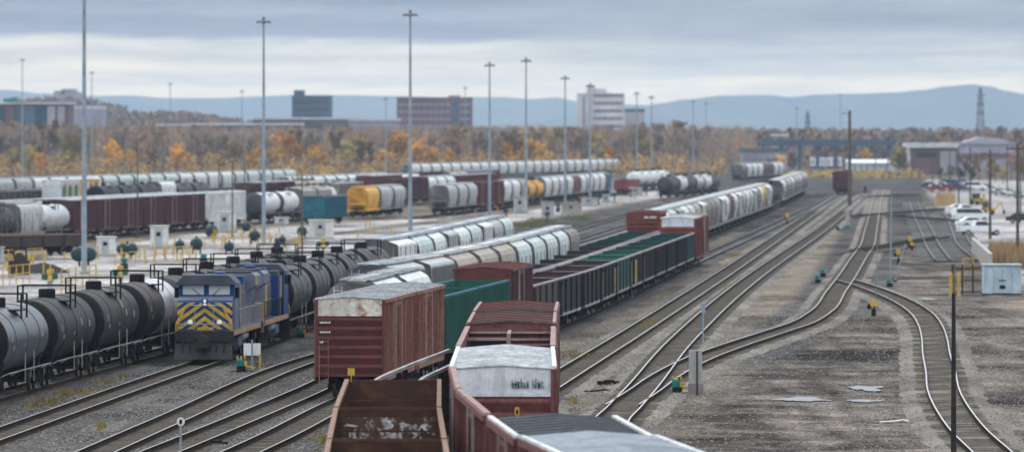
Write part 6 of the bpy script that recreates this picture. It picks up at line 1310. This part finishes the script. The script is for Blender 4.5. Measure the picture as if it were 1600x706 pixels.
# single trees of the edge of the wood that stand out
for px, top, D, k in ((178, 222, 2030, 'orange'), (63, 240, 1990, 'orange'), (205, 236, 2020, 'orange'), (276, 226, 2050, 'orange'), (292, 240, 2020, 'orange'), (452, 210, 2060, 'orange'), (440, 216, 2080, 'orange'), (490, 228, 2040, 'orange'), (503, 234, 2020, 'orange'), (540, 222, 2050, 'olive'), (556, 214, 2070, 'olive'), (575, 222, 2050, 'olive'), (618, 210, 2050, 'orange'), (630, 208, 2060, 'orange'), (648, 218, 2040, 'orange'), (600, 236, 2030, 'orange'), (676, 230, 2040, 'orange'), (703, 234, 2030, 'orange'), (748, 236, 2060, 'russet'), (792, 226, 2120, 'orange'), (826, 218, 2150, 'orange'), (850, 226, 2140, 'orange'), (776, 232, 2120, 'russet'), (930, 218, 2240, 'olive'), (945, 222, 2240, 'orange'), (960, 232, 2230, 'orange'), (1035, 228, 2350, 'olive'), (1058, 228, 2400, 'orange'), (1078, 224, 2420, 'orange'), (20, 232, 2000, 'olive'), (45, 228, 2000, 'olive'), (100, 236, 2000, 'olive'), (320, 232, 2040, 'russet'), (345, 236, 2030, 'russet'), (370, 226, 2040, 'russet'), (395, 234, 2040, 'orange'), (240, 234, 2030, 'russet'), (1000, 220, 2300, 'russet'), (1018, 214, 2320, 'russet'), (905, 206, 2250, 'russet'), (885, 200, 2260, 'russet')):
    plant(k, px, top, D + 180, f'{NM[k]} at the edge of the wood below the buildings', f'{NM[k]}s at the edge of the wood')
for i in range(235):
    px = -40 + i * 4.9 + rnd.uniform(-4, 4); D = rnd.uniform(2260, 2560) + max(0, px - 700) * .35
    tp = (192 if px < 110 else 198 if px < 330 else 204 if px < 700 else 200 if px < 900 else 196) + rnd.uniform(-4, 18)
    plant(rnd.choice(('bare',) * 14 + ('russet',) * 5 + ('olive',) * 1), px, tp, D)
for px, top, D, k, lb in ((1405, 231, 2240, 'olive', 'olive tree left of the brown shed'), (1412, 240, 2200, 'olive', 'small olive tree before the brown shed'), (1425, 264, 2100, 'orange', 'small orange bush-like tree at the shed corner'), (1508, 246, 1900, 'russet', 'russet tree right of the brown shed'), (1530, 240, 1950, 'russet', 'tall russet tree behind the right car row'), (1555, 248, 1900, 'olive', 'olive tree behind the right car row'), (1580, 240, 1950, 'russet', 'russet tree at the right edge'), (1600, 246, 1900, 'olive', 'olive tree cut by the right edge'), (1487, 258, 2000, 'evergreen', 'dark green tree before the brown shed'), (1500, 264, 1900, 'evergreen', 'dark green bush-like tree behind the vans'), (1518, 262, 1850, 'evergreen', 'dark green tree behind the far parking row'), (1470, 262, 2050, 'evergreen', 'dark green tree in front of the brown shed wall'), (1220, 244, 2250, 'orange', 'orange tree left of the white trailers'), (1240, 240, 2280, 'russet', 'russet tree just left of the white trailers'), (1205, 248, 2200, 'russet', 'russet tree behind the far hoppers'), (1352, 234, 2420, 'orange', 'orange tree above the long white shed'), (1545, 262, 1850, 'russet', 'low russet tree behind the black car'), (1568, 262, 1850, 'olive', 'low olive tree over the right car row')):
    plant(k, px, top, D, lb, 'trees around the brown shed' if px > 1390 else 'trees near the trailers')
for l in TP.values():
    for r in l: remove(r)
# brush along the wood's foot and the yard end
def clumps(name, spots, mat, label=None, seed=1, leaves=30, lsize=(.5, 1.1), shape='leaf'):
    rnd = random.Random(seed); b = MB(); tint = []
    for x, y, z0, h, w in spots:
        tone = rnd.random()
        for _ in range(leaves):
            d = Vector((rnd.gauss(0, .45), rnd.gauss(0, .45), rnd.uniform(0, 1))); taper = (1 - .55 * d.z ** 2); q = Vector((x + d.x * w * taper, y + d.y * w * taper, z0 + d.z * h)); s = rnd.uniform(*lsize); u = Vector((rnd.gauss(0, 1), rnd.gauss(0, 1), rnd.gauss(0, 1.2))).normalized(); v = u.orthogonal().normalized()
            if shape == 'twig': u = Vector((rnd.gauss(0, .35), rnd.gauss(0, .35), 1)).normalized(); v = Vector((rnd.gauss(0, 1), rnd.gauss(0, 1), 0)).normalized() * .13; b.add([q - u * s - v, q - u * s + v, q + u * s * 1.4], [(0, 1, 2)])
            else: b.add([q - u * s, q + v * s * .7, q + u * s, q - v * s * .7], [(0, 1, 2, 3)])
            tint.append(max(0, min(1, tone * .8 + rnd.random() * .3)))
    o = b.build(name, mat); tag(o, label, None, None, 'stuff'); at = o.data.attributes.new('tint', 'FLOAT', 'FACE'); at.data.foreach_set('value', tint); return o
rnd = random.Random(4); sp = []
for i in range(620): px = rnd.uniform(-60, 1130); D = rnd.uniform(2165, 2240) + max(0, px - 700) * .35; sp.append((XD(px, D), D, ZG, rnd.uniform(2, 7.5), 2.4))
clumps('undergrowth', sp, leafmat('brush', [(.12, .09, .065), (.20, .14, .08), (.31, .19, .07), (.42, .25, .06)]), None, 2, 26, (.25, .6))
sp = [(XD(px, D), D, ZG, rnd.uniform(1, 2.4), 2.5) for px, D in [(rnd.uniform(1200, 1440), rnd.uniform(2050, 2200)) for _ in range(160)]]
clumps('undergrowth', sp, leafmat('brush_yellow', [(.11, .08, .045), (.24, .18, .06), (.30, .22, .07)]), None, 3, 16, (.25, .6))
sp = []
for i in range(2300): px = rnd.uniform(-80, 1180); D = rnd.uniform(2330, 2680) + max(0, px - 700) * .35; sp.append((XD(px, D), D, ZG, rnd.uniform(9, 16.5), 3.6))
clumps('woodland', sp, leafmat('brown_wood', [(.12, .096, .082), (.18, .14, .115), (.25, .19, .14), (.31, .19, .09)]), None, 12, 60, (.5, 1.3), 'twig')
# far woods and the hills
bumps = [(105, 4950, 21, 170, 700), (30, 5000, 9, 240, 700), (215, 4250, 7, 120, 700), (290, 4250, 8, 150, 700), (370, 4300, 4, 170, 700)]
def hz(x, y):
    z = ZG
    for px, D, a, wx, wy in bumps: z += a * math.exp(-((x - XD(px, D)) / wx * 2.2) ** 2 - ((y - D) / wy * 1.6) ** 2)
    return z + max(0, y - 3700) * .002
m, t, b_ = nt('hill_floor'); tc = N(t, 'ShaderNodeTexCoord').outputs['Object']; c = mixc(t, ramp(t, tnoise(t, tc, .01, 6, .7), [(.35, 0.0), (.65, 1.0)]), (.075, .06, .055), (.12, .09, .075)); t.links.new(c, b_.inputs['Base Color']); b_.inputs['Roughness'].default_value = 1; M['hill_floor'] = m
g = MB(); nx, ny = 90, 40
g.v = [(-1500 + 3000 * i / nx, 3500 + 2600 * j / ny, hz(-1500 + 3000 * i / nx, 3500 + 2600 * j / ny) - .2 - (6 if j in (0, ny) or i in (0, nx) else 0)) for j in range(ny + 1) for i in range(nx + 1)]
g.f = [(j * (nx + 1) + i, j * (nx + 1) + i + 1, (j + 1) * (nx + 1) + i + 1, (j + 1) * (nx + 1) + i) for j in range(ny) for i in range(nx)]; g.m = [0] * len(g.f)
tag(g.build('terrain', M['hill_floor']), kind='structure')
sp = []
for i in range(4300):
    px = rnd.uniform(-120, 1720) if i < 3000 else rnd.uniform(20, 440); D = rnd.uniform(2750, 5400) if i < 3000 else rnd.uniform(3850, 5000)
    if px < 1050 and D < 2900: D += 400
    x = XD(px, D); h = rnd.uniform(9, 16) * (.6 if px < 450 and D > 3800 else 1); sp.append((x, D, hz(x, D) - .3, h, rnd.uniform(4.5, 7)))
clumps('distant_woods', sp, leafmat('far_wood', [(.09, .078, .075), (.14, .10, .088), (.21, .135, .10), (.10, .098, .07), (.30, .165, .075)]), None, 8, 34, (1.0, 2.2))
def ridge(name, prof, D, depth, seed):
    vs, fs = [], []; n = 260; m_ = 26; x0, x1 = prof[0][0], prof[-1][0]
    def hy(px):
        for a, b in zip(prof, prof[1:]):
            if a[0] <= px <= b[0]: t = (px - a[0]) / (b[0] - a[0]); t = t * t * (3 - 2 * t); return a[1] + (b[1] - a[1]) * t
    for j in range(m_ + 1):
        t = j / m_; k = math.sin(PI * t / 1.0) ** .9 if t <= .5 else math.sin(PI * t)
        for i in range(n + 1):
            px = x0 + (x1 - x0) * i / n; top = ZD(hy(px), D + depth / 2); y = D + depth * t; x = XD(px, D + depth / 2); z = (top + 2) * k - 2
            z += k * (5 * mnoise.noise((x * .0024, y * .0024, seed)) + 1.6 * mnoise.noise((x * .011, y * .011, seed))) * (1 if t < .42 else .25)
            vs.append((x, y, z + (0 if 0 < j < m_ else -6)))
    fs = [(j * (n + 1) + i, j * (n + 1) + i + 1, (j + 1) * (n + 1) + i + 1, (j + 1) * (n + 1) + i) for j in range(m_) for i in range(n)]
    b = MB(); b.v, b.f, b.m = vs, fs, [0] * len(fs); o = b.build(name, M['far_hill'], None, True); tag(o, kind='structure')
m, t, b_ = nt('far_hill'); tc = N(t, 'ShaderNodeTexCoord').outputs['Object']; c = mixc(t, ramp(t, tnoise(t, tc, .006, 7, .7), [(.38, 0.0), (.62, 1.0)]), (.035, .050, .055), (.075, .085, .075)); t.links.new(c, b_.inputs['Base Color']); b_.inputs['Roughness'].default_value = 1; b_.inputs['Specular IOR Level'].default_value = 0; M['far_hill'] = m
ridge('hills', [(-700, 150), (-200, 143), (-60, 142), (10, 141), (60, 146), (150, 150), (200, 149), (260, 153), (340, 153), (400, 151), (460, 149), (530, 149), (620, 150), (700, 152), (780, 152), (830, 155), (870, 153), (910, 160), (985, 164), (1060, 168), (1300, 175), (1700, 180), (2300, 190)], 18600, 2400, 2.0)
ridge('hills', [(760, 200), (880, 185), (960, 172), (1005, 166), (1030, 162), (1070, 156), (1130, 150), (1200, 149), (1235, 152), (1280, 148), (1330, 147), (1400, 145), (1440, 141), (1480, 135), (1520, 132), (1545, 135), (1570, 142), (1600, 147), (1680, 154), (1900, 150), (2400, 165)], 16800, 1500, 5.0)
# ------------------------------------------------------------------ air, sky, sun, camera
HAZE, SKY_STR, EXPO = 4.5e-5, .08, 0.0
b = MB(); b.box(-26500, 26500, -3500, 22000, -8.5, 172); hz_ = b.build('haze', bpy.data.materials.new('haze')); m = hz_.data.materials[0]; m.use_nodes = True; t = m.node_tree; t.nodes.clear()
out = t.nodes.new('ShaderNodeOutputMaterial'); pv = t.nodes.new('ShaderNodeVolumePrincipled'); pv.inputs['Color'].default_value = (.62, .79, 1.0, 1); pv.inputs['Density'].default_value = HAZE; pv.inputs['Anisotropy'].default_value = 0.2
t.links.new(pv.outputs[0], out.inputs['Volume']); hz_['kind'] = 'stuff'; hz_.display_type = 'WIRE'

w = bpy.data.worlds.new('World'); S.world = w; w.use_nodes = True; t = w.node_tree; t.nodes.clear()
out = t.nodes.new('ShaderNodeOutputWorld'); mixs = t.nodes.new('ShaderNodeMixShader'); mixs.inputs[0].default_value = .94
SE, SR = math.radians(38), math.radians(-35)
sky = N(t, 'ShaderNodeTexSky', sky_type='NISHITA', sun_disc=False, sun_elevation=SE, sun_rotation=SR)
bg1 = N(t, 'ShaderNodeBackground'); bg1.inputs[1].default_value = SKY_STR; t.links.new(sky.outputs[0], bg1.inputs[0])
bg2 = N(t, 'ShaderNodeBackground'); bg2.inputs[1].default_value = 1.0
tc = N(t, 'ShaderNodeTexCoord').outputs['Generated']
sx = N(t, 'ShaderNodeSeparateXYZ'); t.links.new(tc, sx.inputs[0]); Z = sx.outputs['Z']
n1 = tnoise(t, tc, 1.0, 5, .55, (26, 26, 210)); n2 = tnoise(t, tc, 1.0, 6, .6, (60, 60, 620)); n3 = tnoise(t, tc, 1.0, 4, .5, (12, 12, 60)); n4 = tnoise(t, tc, 2.2, 6, .6)
def ma(op, a, b, c=None):
    n = N(t, 'ShaderNodeMath', operation=op)
    for i, v in enumerate((a, b, c)):
        if v is None: continue
        if isinstance(v, (int, float)): n.inputs[i].default_value = v
        else: t.links.new(v, n.inputs[i])
    return n.outputs[0]
# height of the layers, bent by the noise; the cloud edge sinks a little towards the right
zz = ma('ADD', Z, ma('MULTIPLY', ma('SUBTRACT', n1, .5), .0032)); zz = ma('ADD', zz, ma('MULTIPLY', ma('SUBTRACT', n2, .5), .0022)); zz = ma('ADD', zz, ma('MULTIPLY', ma('SUBTRACT', n3, .5), .003))
zz = ma('ADD', zz, ma('MULTIPLY', sx.outputs['X'], .006))
r = N(t, 'ShaderNodeValToRGB'); e = r.color_ramp.elements
LAY = [(0, (1.22, .98, .62)), (.0068, (1.26, 1.02, .66)), (.0080, (.95, .83, .62)), (.0092, (1.08, .94, .70)), (.0112, (.76, .71, .60)), (.0124, (.90, .84, .72)), (.0132, (.82, .77, .68)), (.0143, (.31, .345, .44)), (.0160, (.27, .31, .41)), (.0175, (.36, .405, .51)), (.0192, (.27, .32, .43)), (.0225, (.55, .59, .67)), (.030, (.62, .65, .70))]
while len(e) < len(LAY): e.new(.5)
for k, (p, c) in enumerate(LAY): e[k].position = p / .03; e[k].color = (*c, 1)
t.links.new(ma('DIVIDE', zz, .03), r.inputs[0])
LAY2 = [(0, (1.22, .98, .62)), (.0084, (1.16, .96, .65)), (.0093, (.72, .68, .58)), (.0106, (.74, .70, .60)), (.0118, (.55, .55, .53)), (.0128, (.64, .63, .59)), (.0150, (.41, .43, .48)), (.0165, (.33, .36, .43)), (.0185, (.35, .38, .46)), (.0225, (.55, .59, .67)), (.030, (.62, .65, .70))]
r2 = N(t, 'ShaderNodeValToRGB'); e = r2.color_ramp.elements
while len(e) < len(LAY2): e.new(.5)
for k, (p, c) in enumerate(LAY2): e[k].position = p / .03; e[k].color = (*c, 1)
t.links.new(ma('DIVIDE', zz, .03), r2.inputs[0])
rt = N(t, 'ShaderNodeMapRange', interpolation_type='SMOOTHSTEP'); rt.inputs[1].default_value = -.012; rt.inputs[2].default_value = .03; t.links.new(sx.outputs['X'], rt.inputs[0])
VIS = mixc(t, rt.outputs[0], r.outputs[0], r2.outputs[0])
n5 = tnoise(t, tc, 1.0, 7, .62, (38, 38, 330)); n6 = tnoise(t, tc, 1.0, 7, .66, (90, 90, 1500))
VIS = mixc(t, ramp(t, n5, [(.34, 0.0), (.62, 1.0)]), mixc(t, 1.0, VIS, (.78, .80, .84), 'MULTIPLY'), mixc(t, 1.0, VIS, (1.08, 1.07, 1.05), 'MULTIPLY'))
VIS = mixc(t, ramp(t, n6, [(.4, 0.0), (.66, .5)]), VIS, mixc(t, 1.0, VIS, (1.16, 1.14, 1.10), 'MULTIPLY'))
over = mixc(t, ramp(t, n4, [(.3, 0.0), (.7, 1.0)]), (.66, .71, .78), (.93, .97, 1.0))
# overcast sky: about three times brighter overhead than at the horizon
lift = N(t, 'ShaderNodeMapRange', clamp=True); lift.inputs[1].default_value = 0; lift.inputs[2].default_value = 1; lift.inputs[3].default_value = .85; lift.inputs[4].default_value = 3.3; t.links.new(Z, lift.inputs[0])
vm = N(t, 'ShaderNodeVectorMath', operation='SCALE'); t.links.new(over, vm.inputs[0]); t.links.new(lift.outputs[0], vm.inputs['Scale'])
up = N(t, 'ShaderNodeMapRange', interpolation_type='SMOOTHSTEP'); up.inputs[1].default_value = .026; up.inputs[2].default_value = .16; t.links.new(Z, up.inputs[0])
t.links.new(mixc(t, up.outputs[0], VIS, vm.outputs[0]), bg2.inputs[0])
t.links.new(bg1.outputs[0], mixs.inputs[1]); t.links.new(bg2.outputs[0], mixs.inputs[2]); t.links.new(mixs.outputs[0], out.inputs[0])
try: w.cycles.sampling_method = 'MANUAL'; w.cycles.sample_map_resolution = 1024
except Exception: pass

sd = bpy.data.lights.new('sun', 'SUN'); sd.energy = 1.3; sd.angle = math.radians(14); sd.color = (1, .96, .90); so = bpy.data.objects.new('sun', sd); COL.objects.link(so)
az = -SR; so.rotation_euler = (PI / 2 - SE, 0, PI - math.radians(-35) if False else 0)
d = -Vector((math.sin(SR) * math.cos(SE), math.cos(SR) * math.cos(SE), math.sin(SE))); so.rotation_euler = d.to_track_quat('-Z', 'Y').to_euler()

cd = bpy.data.cameras.new('camera'); cam = bpy.data.objects.new('camera', cd); COL.objects.link(cam); cam.location = (0, 0, H); cam.rotation_euler = (PI / 2, 0, 0)
cd.sensor_width = 36; cd.lens = F / 1600 * 36; cd.shift_y = -(353 - VY) / 1600; cd.clip_start = 5; cd.clip_end = 60000
cd.dof.use_dof = True; cd.dof.focus_distance = 280; cd.dof.aperture_fstop = 1.6; cd.dof.aperture_blades = 9
S.camera = cam
v = S.view_settings; v.view_transform = 'Standard'; v.look = 'None'; v.exposure = EXPO; v.gamma = 1; v.use_curve_mapping = False
S.cycles.use_denoising = True; S.cycles.max_bounces = 6; S.cycles.diffuse_bounces = 3; S.cycles.volume_bounces = 0; S.cycles.transparent_max_bounces = 8
S.cycles.denoising_prefilter = 'ACCURATE'
try: S.cycles.denoiser = 'OPENIMAGEDENOISE'
except Exception: pass
